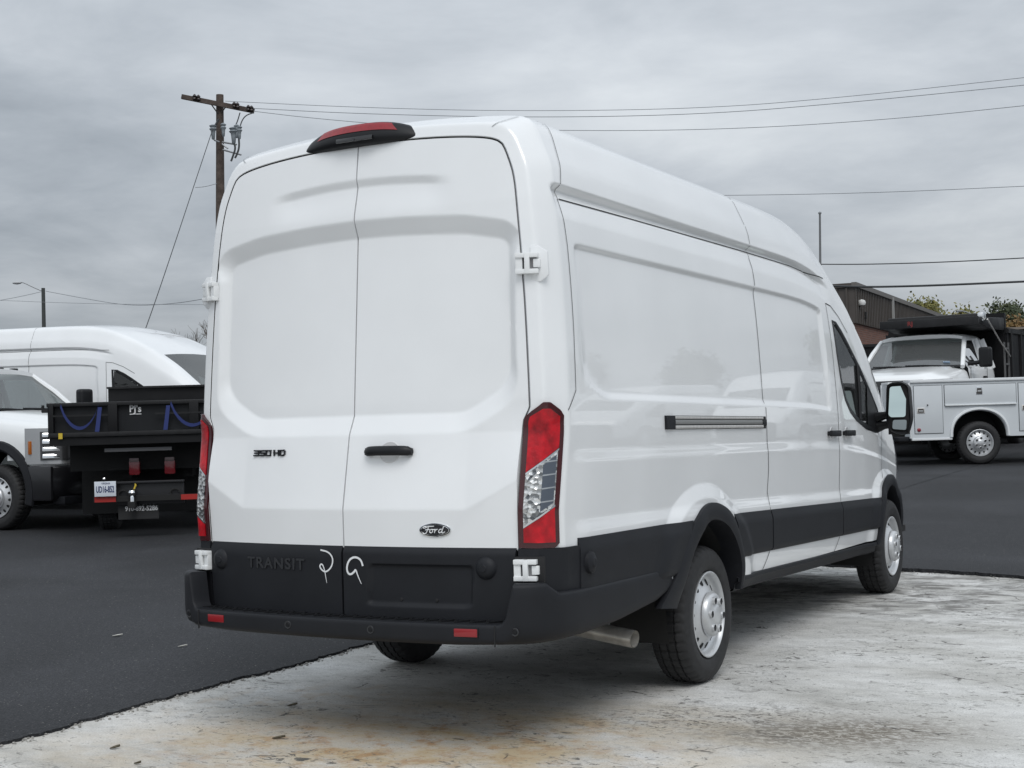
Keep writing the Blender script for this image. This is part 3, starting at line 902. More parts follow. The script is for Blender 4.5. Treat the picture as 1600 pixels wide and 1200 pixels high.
        for xx, zz in (((0.69, 0.742),) if s > 0 else ((0.745, 0.745),)):
            yy = float(yrear(xx, zz)) - 0.016
            mb = MB(); mb.lathe([(-0.022, 0.0), (-0.022, 0.014), (-0.019, 0.016), (-0.017, 0.030), (-0.004, 0.046), (0.012, 0.052)], 28, c=(xx * s, yy, zz), axis='Y'); mb.build('parking_sensor', PLASTIC, doors[s])
    for xx in (0.29, 0.46):
        yy = float(yrear(xx, 0.60)) - 0.016 + 0.0135
        mb = MB(); mb.lathe([(-0.004, 0.0), (-0.004, 0.006), (0.0, 0.008)], 10, c=(xx, yy, 0.602), axis='Y'); mb.build('plate_screw', GAP, doors[1])
    for s in (1, -1):      # side sensors on the moulding
        c = side_pt(0.49, 0.745)
        mb = MB(); mb.lathe([(-0.006, 0.046), (0.016, 0.042), (0.024, 0.030), (0.027, 0.018), (0.030, 0.016), (0.030, 0.0)], 24, c=(0, 0, 0)); o = mb.build('parking_sensor', PLASTIC, root)
        o.data.transform(Matrix.Scale(s, 4, (1, 0, 0)) @ Matrix.Translation((c[0] + 0.012, c[1], c[2])) @ Matrix.Diagonal((1, 0.95, 1.1, 1)))
    # ---- door furniture and lettering
    def dpt(x, z, off): return np.array([x, float(door_y(x, z)) - off, z])
    def dframe(x, z, off):
        e = 0.02
        ax = dpt(x + e, z, 0) - dpt(x - e, z, 0); ax /= np.linalg.norm(ax)
        az = dpt(x, z + e, 0) - dpt(x, z - e, 0); az /= np.linalg.norm(az)
        nrm_ = np.cross(ax, az); nrm_ /= np.linalg.norm(nrm_); az = np.cross(nrm_, ax)
        return frame(dpt(x, z, off), ax, az, nrm_)
    M = dframe(0.222, 1.232, 0.0)
    mb = MB(); mb.lathe([(0.002, 0.0), (0.002, 0.036), (0.0035, 0.042), (0.0, 0.046)], 36, axis='Z'); o = mb.build('handle_cup', mat('shaded_cup_white', (0.62, 0.62, 0.62), 0.5), doors[1]); o.data.transform(M @ Matrix.Diagonal((1.15, 1.05, 1, 1)))  # white-painted cup toned down, its recess shade put into the colour
    mb = MB()
    hx = np.linspace(-0.118, 0.118, 17)
    P = []
    for x in hx:
        e = min(1, (0.118 - abs(x)) / 0.018); hh = 0.0215 * (0.55 + 0.45 * math.sqrt(max(0, e)))
        dpth = 0.012 + 0.026 * (1 - (abs(x) / 0.118) ** 4)
        P.append([(x, hh * math.cos(a), dpth + 0.013 * math.sin(a)) for a in np.linspace(0, 2 * PI, 13)])
    mb.grid(np.array(P)); mb.add(P[0][:-1], [tuple(range(12))]); mb.add(P[-1][:-1], [tuple(range(12))])
    for x in (-0.10, 0.10): mb.box((x, 0, 0.012), (0.028, 0.030, 0.026))
    o = mb.build('door_handle', PLASTIC2, doors[1]); o.data.transform(M)
    mb = MB(); mb.lathe([(0.0, 0.011), (0.005, 0.010), (0.005, 0.0)], 16, axis='Z'); o = mb.build('keyhole', CHROME, doors[1]); o.data.transform(M @ Matrix.Translation((-0.094, 0, 0.029)))
    def strokes(name, chars, x0, z0, w, h, gap, sw, m, par, yf, rise_):
        G = {'3': [[(0, 1), (1, 1), (1, 0), (0, 0)], [(0.15, 0.5), (1, 0.5)]], '5': [[(1, 1), (0, 1), (0, 0.5), (1, 0.5), (1, 0), (0, 0)]], '0': [[(0.5, 1), (1, 1), (1, 0), (0, 0), (0, 1), (0.5, 1)]],
             'H': [[(0, 0), (0, 1)], [(1, 0), (1, 1)], [(0, 0.5), (1, 0.5)]], 'D': [[(0, 0), (0, 1), (0.75, 1), (1, 0.75), (1, 0.25), (0.75, 0), (0, 0)]]}
        x = x0
        for ch in chars:
            if ch == ' ': x += w * 0.45; continue
            mb = MB()
            for st in G[ch]:
                for (a0, b0), (a1, b1) in zip(st[:-1], st[1:]):
                    p0 = np.array([x + a0 * w, z0 + (b0 - 0.5) * h]); p1 = np.array([x + a1 * w, z0 + (b1 - 0.5) * h])
                    c = (p0 + p1) / 2; dd = p1 - p0; L_ = np.linalg.norm(dd) + sw
                    mb.box((c[0], yf(c[0], c[1]) - rise_ / 2, c[1]), (L_, rise_, sw), ry=-math.atan2(dd[1], dd[0]), rz=0)
            mb.build(name, m, par)
            x += w + gap
    strokes('letter', '350 HD', -0.551, 1.237, 0.0265, 0.0225, 0.0115, 0.0058, LETTER, doors[-1], lambda x, z: float(door_y(x, z)), 0.008)
    # oval badge with script
    M = dframe(0.462, 0.900, 0.0)
    def oval(a, b, z0, z1, name, m, par):
        mb = MB(); n = 40
        ring = lambda k, z: [(a * k * math.cos(q), b * k * math.sin(q), z) for q in np.linspace(0, 2 * PI, n, endpoint=False)]
        vs = ring(1, z0) + ring(1, z1 - 0.001) + ring(0.97, z1); fs = [(i, (i + 1) % n, n + (i + 1) % n, n + i) for i in range(n)] + [(n + i, n + (i + 1) % n, 2 * n + (i + 1) % n, 2 * n + i) for i in range(n)] + [tuple(range(2 * n, 3 * n))]
        mb.add(vs, fs); o = mb.build(name, m, par); o.data.transform(M); return o
    badge = oval(0.0745, 0.0300, 0.0, 0.005, 'badge', CHROME, doors[1])
    oval(0.0715, 0.0272, 0.0, 0.006, 'badge_field', LETTER, badge)
    oval(0.0675, 0.0235, 0.0, 0.0066, 'badge_line', CHROME, badge)
    oval(0.0655, 0.0218, 0.0, 0.0072, 'badge_centre', LETTER, badge)
    # flowing script: F o r d
    script = [[(-0.030, 0.0115), (-0.036, 0.0125), (-0.042, 0.010), (-0.041, 0.006), (-0.036, 0.0065), (-0.024, 0.0125), (-0.010, 0.0125), (-0.002, 0.0135)],
              [(-0.022, 0.012), (-0.026, 0.0), (-0.032, -0.012), (-0.041, -0.0135), (-0.044, -0.009)], [(-0.034, 0.0005), (-0.018, 0.002)],
              [(-0.012, 0.003), (-0.018, -0.001), (-0.019, -0.007), (-0.014, -0.0105), (-0.008, -0.007), (-0.007, -0.001), (-0.012, 0.003), (-0.006, 0.0015), (0.002, 0.002)],
              [(0.002, 0.004), (0.000, -0.004), (-0.001, -0.010)], [(0.000, -0.004), (0.006, 0.002), (0.011, 0.003)],
              [(0.026, 0.003), (0.019, 0.003), (0.014, -0.003), (0.015, -0.009), (0.021, -0.0095), (0.027, -0.002)], [(0.034, 0.0135), (0.029, 0.003), (0.025, -0.009), (0.030, -0.0105), (0.038, -0.005)]]
    mb = MB()
    for st in script:
        c = chaikin([(a * 1.28, b * 1.22) for a, b in st], 2)
        mb.tube([(a, b, 0.0078) for a, b in c], 0.0022, 6)
    o = mb.build('badge_script', mat('badge_silver', (0.85, 0.86, 0.87), 0.3, metal=0.3), badge); o.data.transform(M)
    # embossed model lettering on the left trim
    def tframe(x, z):
        sl = 2 * float(bow(z)) * x / 0.85 ** 2
        ax = np.array([1, sl, 0]); ax /= np.linalg.norm(ax); az = np.array([0, 0, 1.0]); nn = np.cross(ax, az)
        return frame(np.array([x, float(yrear(x, z)) - 0.016, z]), ax, az, nn)
    me = text_mesh('TRANSIT', 0.069, extrude=0.005, xs=1.14, spacing=1.17, bold=0.0012)
    me.materials.clear(); me.materials.append(EMBOSS)
    for v in me.vertices:
        x = v.co.x - 0.385; z = v.co.y + 0.737; dpt_ = v.co.z
        v.co = (x, float(yrear(x, z)) - 0.016 - dpt_, z)
    o = bpy.data.objects.new('embossed_lettering', me); COL.objects.link(o); o.parent = doors[-1]
    # chalk marks
    two = [(-0.115, 0.807), (-0.069, 0.799), (-0.046, 0.772), (-0.054, 0.735), (-0.086, 0.709), (-0.110, 0.717), (-0.124, 0.736), (-0.109, 0.748), (-0.096, 0.725), (-0.085, 0.662)]
    gee = [(0.111, 0.742), (0.102, 0.770), (0.072, 0.782), (0.041, 0.769), (0.026, 0.738), (0.029, 0.711), (0.045, 0.702), (0.066, 0.716), (0.073, 0.728), (0.083, 0.700), (0.101, 0.664)]
    for st, par, w in ((two, doors[-1], 0.0035), (gee, doors[1], 0.0046)):
        mb = MB(); c = chaikin(st, 3)
        n = len(c)
        rr = [w * (1.0 if i < n * 0.72 else max(0.25, 1 - (i / n - 0.72) / 0.28 * 0.8)) for i in range(n)]
        T = np.gradient(c, axis=0); T /= np.linalg.norm(T, axis=1, keepdims=True)
        P = np.array([[(a[0] - t[1] * r, float(yrear(a[0], a[1])) - 0.0195, a[1] + t[0] * r), (a[0] + t[1] * r, float(yrear(a[0], a[1])) - 0.0195, a[1] - t[0] * r)] for a, t, r in zip(c, T, rr)])
        mb.grid(P); mb.build('chalk_mark', CHALK, par)
    # ---- hinges
    for s in (1, -1):
        for t0, z0, nm in ((0.80, 2.02, 'upper'), (0.80, 0.735, 'lower')):
            c = corner_pt(t0, z0, 0.012 if nm == 'lower' else 0.0)
            c1 = corner_pt(t0 + 0.06, z0); c2 = corner_pt(t0 - 0.06, z0)
            ax = c2 - c1; ax[2] = 0; ax /= np.linalg.norm(ax); az = np.array([0, 0, 1.0]); nn = np.cross(ax, az)
            M = Matrix.Scale(s, 4, (1, 0, 0)) @ frame(c, ax, az, nn)
            hg = MB()
            hg.box((-0.012, 0.034, 0.016), (0.098, 0.020, 0.034)); hg.box((-0.012, -0.034, 0.016), (0.098, 0.020, 0.034)); hg.box((-0.010, 0, 0.018), (0.022, 0.088, 0.036)); hg.box((-0.046, 0, 0.010), (0.030, 0.060, 0.030)); hg.box((0.030, 0, 0.008), (0.030, 0.036, 0.030))
            o = hg.build('hinge', HINGE, root, bevel=0.003); o.data.transform(M); h_ = o
            if s < 0: o.data.flip_normals()
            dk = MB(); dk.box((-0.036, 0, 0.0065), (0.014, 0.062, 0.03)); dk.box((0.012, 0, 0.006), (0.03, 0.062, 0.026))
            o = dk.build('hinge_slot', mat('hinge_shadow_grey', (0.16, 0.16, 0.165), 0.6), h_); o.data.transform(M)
            if nm == 'upper':
                pk = MB(); pk.prism([(-0.0, 0.075), (0.035, 0.078), (0.075, 0.050), (0.078, -0.050), (0.040, -0.078), (0.0, -0.072)], 2, -0.012, 0.006)
                o = pk.build('hinge_plinth', WHITE, root, bevel=0.006); o.data.transform(M)
            else:
                pk = MB(); pk.box((0.0, 0, -0.012), (0.125, 0.108, 0.03)); o = pk.build('hinge_pocket', GAP, root, bevel=0.003); o.data.transform(M)
    # ---- tail lamps
    for s in (1, -1):
        lamp = empty('tail_lamp', (0, 0, 0)); lamp.parent = root
        t_in, t_out = 0.985, 0.24
        zt = lambda a: float(np.interp(a, [0, 0.10, 0.40, 0.60, 0.90, 1.0], [1.372, 1.395, 1.430, 1.430, 1.395, 1.372]))
        zb_ = lambda a: float(np.interp(a, [0, 0.9, 1.0], [0.824, 0.824, 0.842]))
        def lens(a0, a1, lo, hi, off, name, m, sk=0.012, na=20, nb=16):
            def F(a, b, of):
                q = a0 + (a1 - a0) * a
                z = lo(q) + (hi(q) - lo(q)) * b
                t = t_in + (t_out - t_in) * q
                return corner_pt(t, z, of)
            return patch(F, na, nb, off, sk, name, m, lamp, s)
        lens(0, 1, zb_, zt, 0.014, 'lamp_housing', RED_DARK, 0.03, 24, 30)
        ci = lambda q, lo: float(np.interp(q, [0.12, 0.88], [0.908, 0.998] if lo else [1.128, 1.232]))
        lens(0.13, 0.88, lambda q: ci(q, False) + 0.006, lambda q: zt(q) - 0.028, 0.0185, 'upper_lens', RED_LENS)
        lens(0.13, 0.86, lambda q: ci(q, True) + 0.004, lambda q: ci(q, False) - 0.004, 0.0185, 'clear_lens', CLEAR_LENS)
        lens(0.13, 0.88, lambda q: zb_(q) + 0.022, lambda q: ci(q, True) - 0.006, 0.0185, 'lower_lens', RED_LENS)
        for lo in (False, True):
            f = (lambda q, lo=lo: ci(q, lo))
            lens(0.13, 0.88, lambda q: f(q) - 0.004, lambda q: f(q) + 0.004, 0.0195, 'lens_edge', CHROME, na=20, nb=2)
        # dark slots and chrome bars in the clear part
        lens(0.52, 0.83, lambda q: ci(q, True) + 0.018, lambda q: ci(q, False) - 0.016, 0.0192, 'lens_insert', mat('lamp_dark_blue_grey', (0.07, 0.085, 0.11), 0.2, coat=0.8))
        for k in range(4):
            zz = 1.00 + k * 0.055
            lens(0.52, 0.85, lambda q: zz + 0.02 * q, lambda q: zz + 0.02 * q + 0.006, 0.020, 'lens_bar', CHROME, na=8, nb=2)
    # ---- high brake lamp
    bl_ = MB()
    prof = [(0.03, -0.050), (-0.045, -0.052), (-0.066, -0.040), (-0.072, -0.012), (-0.050, 0.040), (-0.030, 0.055), (0.03, 0.060), (0.14, 0.045), (0.20, 0.0), (0.20, -0.05)]
    prof = [tuple(p) for p in chaikin(prof + [prof[0]], 1)[:-1]]
    cy, cz = 0.318, 2.665
    xs = np.concatenate([np.linspace(-0.335, -0.27, 8), np.linspace(-0.24, 0.24, 17), np.linspace(0.27, 0.335, 8)])
    P = []
    for x in xs:
        k = 1 - abs(x / 0.335) ** 3.2 * 0.72
        ky = 0.045 * abs(x / 0.335) ** 2
        drop = -0.012 * (abs(x) / 0.335) ** 2
        P.append([(x, cy + ky + a * (0.55 + 0.45 * k), cz + drop + (b + 0.03) * k - 0.03) for a, b in prof] + [(x, cy + ky + prof[0][0] * (0.55 + 0.45 * k), cz + drop + (prof[0][1] + 0.03) * k - 0.03)])
    P = np.array(P)
    bl_.grid(P); bl_.add(P[0][:-1], [tuple(range(len(prof)))]); bl_.add(P[-1][:-1], [tuple(range(len(prof)))])
    chm = bl_.build('high_brake_lamp', PLASTIC2, root)
    mb = MB()
    for (x0, x1, zlo, zhi, nm, mm, off) in ((-0.222, 0.222, 0.010, 0.047, 'lens', mat('brake_lamp_lens', (0.26, 0.010, 0.016), 0.35, coat=0.3, noise=0.15, nscale=60), 0.004),):
        xs2 = np.linspace(-1, 1, 30); G = []
        for q in xs2:
            row = []
            for b in np.linspace(0, 1, 6):
                z = zlo + (zhi - zlo) * b
                x = q * (0.222 - 0.035 * b)
                y = np.interp(z, [-0.012, 0.040, 0.055], [-0.0705, -0.0485, -0.033])
                k = 1 - abs(x / 0.335) ** 3.2 * 0.72
                row.append((x, cy + 0.045 * abs(x / 0.335) ** 2 + y * (0.55 + 0.45 * k) - off, cz - 0.012 * (x / 0.335) ** 2 + (z + 0.03) * k - 0.03 + 0.001))
            G.append(row)
        mb.grid(np.array(G)); mb.build('lens', mm, chm)
    mb = MB(); mb.box((0.01, cy - 0.071, cz - 0.024), (0.20, 0.012, 0.020), rx=-0.2); mb.build('camera_recess', BLACK_GLOSS, chm, bevel=0.004)
    mb = MB(); mb.lathe([(-0.008, 0.0), (-0.008, 0.006), (0.0, 0.008)], 14, c=(0.01, cy - 0.074, cz - 0.026), axis='Y'); mb.build('camera_eye', mat('camera_glass', (0.03, 0.03, 0.035), 0.08), chm)
    # ---- door rail on the flank
    rail = empty('door_rail', (0, 0, 0)); rail.parent = root
    def railstrip(y0, y1, z0, z1, off, name, m, bev=0.003):
        mb = MB(); ys = np.linspace(y0, y1, 18)
        P = []
        for y in ys:
            b0 = side_pt(y, z0); b1 = side_pt(y, z1)
            P.append([b0 + (-0.01, 0, 0), b0 + (off, 0, 0), (b0 + b1) / 2 + (off + 0.002, 0, 0), b1 + (off, 0, 0), b1 + (-0.01, 0, 0)])
        P = np.array(P); mb.grid(P, smooth=False)
        mb.add(P[0], [tuple(range(5))]); mb.add(P[-1], [tuple(range(5))])
        return mb.build(name, m, rail)
    railstrip(1.395, 2.868, 1.308, 1.376, 0.003, 'rail_channel', GAP)
    railstrip(1.49, 2.80, 1.360, 1.373, 0.011, 'rail_strip', ALU)
    railstrip(1.49, 2.80, 1.333, 1.356, 0.006, 'rail_web', mat('rail_grey', (0.40, 0.40, 0.39), 0.35, metal=0.7))
    railstrip(1.49, 2.80, 1.311, 1.327, 0.011, 'rail_strip', ALU)
    railstrip(1.395, 1.50, 1.310, 1.375, 0.013, 'rail_end', PLASTIC)
    railstrip(2.80, 2.866, 1.325, 1.358, 0.008, 'rail_end', PLASTIC2)
    # ---- side door handles
    for y, par in ((4.18, body[1]), (4.53, body[2])):
        c = side_pt(y, 1.268)
        mb = MB(); mb.lathe([(0.001, 0.0), (0.001, 0.038), (0.003, 0.042), (-0.002, 0.046)], 28, c=(c[0], c[1], c[2])); mb.build('handle_cup', MATS['shaded_cup_white'], par)
        mb = MB(); mb.box((c[0] + 0.026, c[1], c[2]), (0.022, 0.215, 0.040)); mb.box((c[0] + 0.01, c[1] - 0.085, c[2]), (0.03, 0.03, 0.03)); mb.box((c[0] + 0.01, c[1] + 0.085, c[2]), (0.03, 0.03, 0.03))
        mb.build('door_handle', PLASTIC2, par, bevel=0.008)
    # ---- front window: opening trim, glass, divider bar
    for s, par in ((1, body[2]), (-1, body[3])):
        Wp = np.array(WINDOW); cw = Wp.mean(0)
        def ringp(k): 
            out = []
            n = len(Wp)
            for i in range(n):
                a, b, c = Wp[i - 1], Wp[i], Wp[(i + 1) % n]
                t = (c - a) / np.linalg.norm(c - a); nn = np.array([-t[1], t[0]])
                if np.dot(nn, b - cw) < 0: nn = -nn
                out.append(b + nn * k)
            return np.array(out)
        outer, inner = ringp(0.014), ringp(-0.034)
        P = []
        for o_, i_ in zip(list(outer) + [outer[0]], list(inner) + [inner[0]]):
            P.append([side_pt(*o_, 0.001), side_pt(*o_, 0.004), side_pt(*(o_ * 0.4 + i_ * 0.6), 0.004), side_pt(*i_, -0.006), side_pt(*i_, -0.035)])
        P = np.array(P); P[..., 0] *= s
        mb = MB(); mb.grid(P, smooth=False); wt = mb.build('window_frame', PLASTIC2, par)
        g = np.array([side_pt(*q, -0.004) for q in ringp(-0.02)]); g[:, 0] *= s
        cg = side_pt(4.85, 1.60, -0.004); cg[0] *= s
        mb = MB(); mb.add(list(g) + [cg], [(i, (i + 1) % len(g), len(g)) for i in range(len(g))], smooth=True); mb.build('window_glass', GLASS, par)
        mb = MB(); a, b = side_pt(4.97, 1.745, 0.002), side_pt(4.90, 1.36, 0.002); a[0] *= s; b[0] *= s
        dv = MB(); dv.tube([a, (a + b) / 2 + (0.004 * s, 0, 0), b], 0.014, 8); dv.build('window_bar', PLASTIC2, par)
        sail = np.array([side_pt(*q, 0.003) for q in [(5.20, 1.60), (5.34, 1.53), (5.50, 1.42), (5.60, 1.29), (5.40, 1.262), (5.10, 1.285), (5.14, 1.45)]]); sail[:, 0] *= s
        mb = MB(); mb.add(list(sail) + [sail.mean(0)], [(i, (i + 1) % 7, 7) for i in range(7)]); mb.build('mirror_plate', PLASTIC2, par)
        # mirror
        mir = empty('door_mirror', (0, 0, 0)); mir.parent = root
        mb = MB()
        outl = round_poly([(1.055, 1.36), (1.085, 1.265), (1.20, 1.245), (1.235, 1.36), (1.225, 1.60), (1.17, 1.632), (1.07, 1.62)], 0.04, 4)
        n = len(outl); cc = np.mean(outl, axis=0)
        rings = []
        for yy, k in ((5.315, 0.93), (5.30, 1.0), (5.34, 1.03), (5.40, 0.98), (5.45, 0.80), (5.47, 0.5)):
            rings.append([(cc[0] + (p[0] - cc[0]) * k, yy, cc[1] + (p[1] - cc[1]) * k) for p in outl])
        R_ = np.array(rings); R_ = np.concatenate([R_, R_[:, :1]], 1); R_[..., 0] *= s
        mb.grid(R_); mb.add(R_[-1][:-1], [tuple(range(n))])
        for zz in (1.33, 1.40):
            mb.tube([(0.94 * s, 5.42, zz - 0.03), (1.02 * s, 5.41, zz - 0.01), (1.10 * s, 5.40, zz)], [0.045, 0.03, 0.03], 10)
        mb.build('mirror_housing', PLASTIC2, mir)
        mb = MB(); gl = round_poly([(1.078, 1.392), (1.095, 1.375), (1.195, 1.375), (1.203, 1.585), (1.17, 1.60), (1.09, 1.597)], 0.02, 4)
        mb.add([(p[0] * s, 5.288 + (p[1] - 1.37) * 0.085 + (p[0] - 1.07) * 0.22, p[1]) for p in gl], [tuple(range(len(gl)))]); mb.build('mirror_glass', MIRROR, mir)
        mb = MB(); gl = round_poly([(1.10, 1.29), (1.195, 1.28), (1.20, 1.355), (1.105, 1.355)], 0.015, 3)
        mb.add([(p[0] * s, 5.295 + (p[1] - 1.28) * 0.08 + (p[0] - 1.07) * 0.2, p[1]) for p in gl], [tuple(range(len(gl)))]); mb.build('wide_mirror_glass', mat('wide_mirror', (0.35, 0.38, 0.38), 0.02, metal=1.0), mir)
        mb = MB(); mb.add([(p[0] * s, 5.328, p[1]) for p in [(1.02 + 0.045, 1.25), (1.22, 1.25), (1.22, 1.61), (1.065, 1.61)]], [(0, 1, 2, 3)]); mb.build('mirror_back', GAP, mir)
    # ---- cab interior
    for sx in (-0.45, 0.45):
        st = empty('seat', (sx, 4.72, 0)); st.parent = root
        mb = MB(); mb.box((0, 0.18, 1.05), (0.5, 0.5, 0.18)); mb.build('seat_cushion', SEAT, st, bevel=0.05)
        mb = MB(); mb.box((0, -0.10, 1.42), (0.5, 0.16, 0.68), rx=0.15); mb.build('seat_back', SEAT, st, bevel=0.06)
        mb = MB(); mb.box((0, -0.16, 1.86), (0.28, 0.10, 0.2), rx=0.1); mb.build('head_rest', SEAT, st, bevel=0.04)
    mb = MB(); mb.box((0, 5.62, 1.22), (1.7, 0.45, 0.35)); mb.build('dashboard', SEAT, root, bevel=0.08)
    mb = MB(); mb.box((0, 4.27, 1.4), (1.72, 0.03, 1.8)); mb.build('bulkhead', GAP, root)
    mb = MB(); mb.box((0, 3.4, 0.50), (1.80, 6.0, 0.05)); mb.box((0.35, 3.6, 0.45), (0.12, 5.6, 0.10)); mb.box((-0.35, 3.6, 0.45), (0.12, 5.6, 0.10)); mb.build('underbody', UNDER, root)
    # front bumper and lamps (for the vans seen from ahead)
    mb = MB()
    ys = [(x, 6.72 - 0.55 * abs(x / 0.92) ** 3.2) for x in np.linspace(-0.90, 0.90, 40)]
    P = np.array([[(x * k, y - i, z) for k, i, z in ((0.97, 0.06, 0.26), (1.0, 0.0, 0.32), (1.0, -0.02, 0.55), (0.99, 0.01, 0.80), (0.97, 0.06, 0.83))] for x, y in ys])
    mb.grid(P); mb.build('front_bumper', PLASTIC, root)
    for s in (1, -1):
        mb = MB(); P = np.array([[side_pt(y, z, 0.008) for z in np.linspace(0.95, 1.18 + 0.1 * (6.5 - y), 6)] for y in np.linspace(6.18, 6.5, 8)]); P[..., 0] *= s
        mb.grid(P); mb.build('headlamp', CHROME, root)
    # rake everything built so far, then add what stands level
    for o in root.children_recursive:
        if o.type == 'MESH' and 'raked' not in o.data:
            o.data.transform(SHEAR @ (Matrix.Identity(4))); o.data['raked'] = 1
    ax = MB(); ax.tube([(-0.85, 1.93, 0.34), (0.85, 1.93, 0.34)], 0.045, 10); ax.lathe([(-0.12, 0.05), (-0.09, 0.13), (0.09, 0.13), (0.12, 0.05)], 20, c=(-0.05, 1.93, 0.34))
    ax.build('rear_axle', UNDER, root)
    for x, y in ((0.875, 1.93), (0.875, 5.68)):
        add_wheel(root, x, y, 0.35, 1); add_wheel(root, -x, y, 0.35, -1)
    mb = MB()
    pth = chaikin([(0.35, 2.3, 0.40), (0.50, 1.6, 0.40), (0.62, 1.42, 0.36), (0.72, 1.36, 0.325), (0.86, 1.24, 0.305)], 2)
    pth = [(0.30, 1.25, 0.42), (0.52, 1.20, 0.375), (0.90, 1.155, 0.335)]
    mb.tube(pth, 0.042, 20, cap=False); mb.tube(pth, 0.038, 20, cap=False)
    mb.build('exhaust_pipe', PIPE, root)
    mb = MB(); mb.box((0.45, 1.30, 0.41), (0.06, 0.10, 0.12)); mb.build('exhaust_bracket', UNDER, root)
    return root
VAN = build_van()
tag(VAN, 'large white high-roof cargo van seen from behind, standing on the concrete pad', 'van')
# ================================================================== the ground
def at(px, py, d):
    """point seen at photo pixel (px, py), d metres ahead of the camera"""
    return CAM + d * (CF + (px - 800) / FPX * CR - (py - 600) / FPX * CU)
FXY = np.array([CF[0], CF[1]]) / math.hypot(CF[0], CF[1])
def rise(x, y):
    d = (np.asarray(x) - CAM[0]) * FXY[0] + (np.asarray(y) - CAM[1]) * FXY[1]
    return np.interp(d, [0, 10, 13, 46, 60, 2000], [0, 0, 0.03, 0.66, 0.8, 0.8])
def on_ground(px, d):
    p = at(px, 600, d)
    return np.array([p[0], p[1], float(rise(p[0], p[1])) + 0.015])
def rag(seed):
    rng = np.random.RandomState(seed)
    ph = rng.uniform(0, 6.28, 12); fr = np.array([1.1, 2.3, 4.1, 7, 11, 17, 26, 37, 52, 75, 105, 140]); am = np.array([.02, .012, .01, .008, .007, .006, .005, .005, .004, .004, .003, .003])
    return lambda t: (am * np.sin(fr * np.asarray(t)[..., None] + ph)).sum(-1)
r1, r2 = rag(3), rag(5)
PADX = -1.425
def pad_far(x): return 7.22 - 0.27 * np.asarray(x)
def asphalt_material():
    m = bpy.data.materials.new('fresh_asphalt'); m.use_nodes = True
    t = m.node_tree; b = t.nodes['Principled BSDF']
    tcn = N(t, 'ShaderNodeTexCoord')
    nf = N(t, 'ShaderNodeTexNoise'); nf.inputs['Scale'].default_value = 90; nf.inputs['Detail'].default_value = 4; nf.inputs['Roughness'].default_value = 0.7
    nl = N(t, 'ShaderNodeTexNoise'); nl.inputs['Scale'].default_value = 0.35; nl.inputs['Detail'].default_value = 5; nl.inputs['Distortion'].default_value = 0.5
    v = N(t, 'ShaderNodeTexVoronoi'); v.inputs['Scale'].default_value = 95
    ns = N(t, 'ShaderNodeTexNoise'); ns.inputs['Scale'].default_value = 55; ns.inputs['Detail'].default_value = 1
    for n in (nf, nl, v, ns): t.links.new(tcn.outputs['Object'], n.inputs['Vector'])
    base = ramp(t, nf.outputs['Fac'], [(0.32, (0.010, 0.0105, 0.012)), (0.52, (0.024, 0.025, 0.028)), (0.70, (0.062, 0.063, 0.067))])
    big = ramp(t, nl.outputs['Fac'], [(0.35, 0.78), (0.5, 1.0), (0.65, 1.45)])
    mx = N(t, 'ShaderNodeMix', data_type='RGBA', blend_type='MULTIPLY'); mx.inputs['Factor'].default_value = 1
    t.links.new(base, mx.inputs['A']); t.links.new(big, mx.inputs['B'])
    fleck = ramp(t, ns.outputs['Fac'], [(0.735, 0.0), (0.75, 1.0)])
    mx2 = N(t, 'ShaderNodeMix', data_type='RGBA'); t.links.new(fleck, mx2.inputs['Factor']); t.links.new(mx.outputs['Result'], mx2.inputs['A']); mx2.inputs['B'].default_value = (0.22, 0.215, 0.20, 1)
    t.links.new(mx2.outputs['Result'], b.inputs['Base Color'])
    b.inputs['Roughness'].default_value = 0.78
    b.inputs['Specular IOR Level'].default_value = 0.3
    bn = N(t, 'ShaderNodeBump'); bn.inputs['Strength'].default_value = 0.7; bn.inputs['Distance'].default_value = 0.006
    t.links.new(v.outputs['Distance'], bn.inputs['Height']); t.links.new(bn.outputs[0], b.inputs['Normal'])
    return m
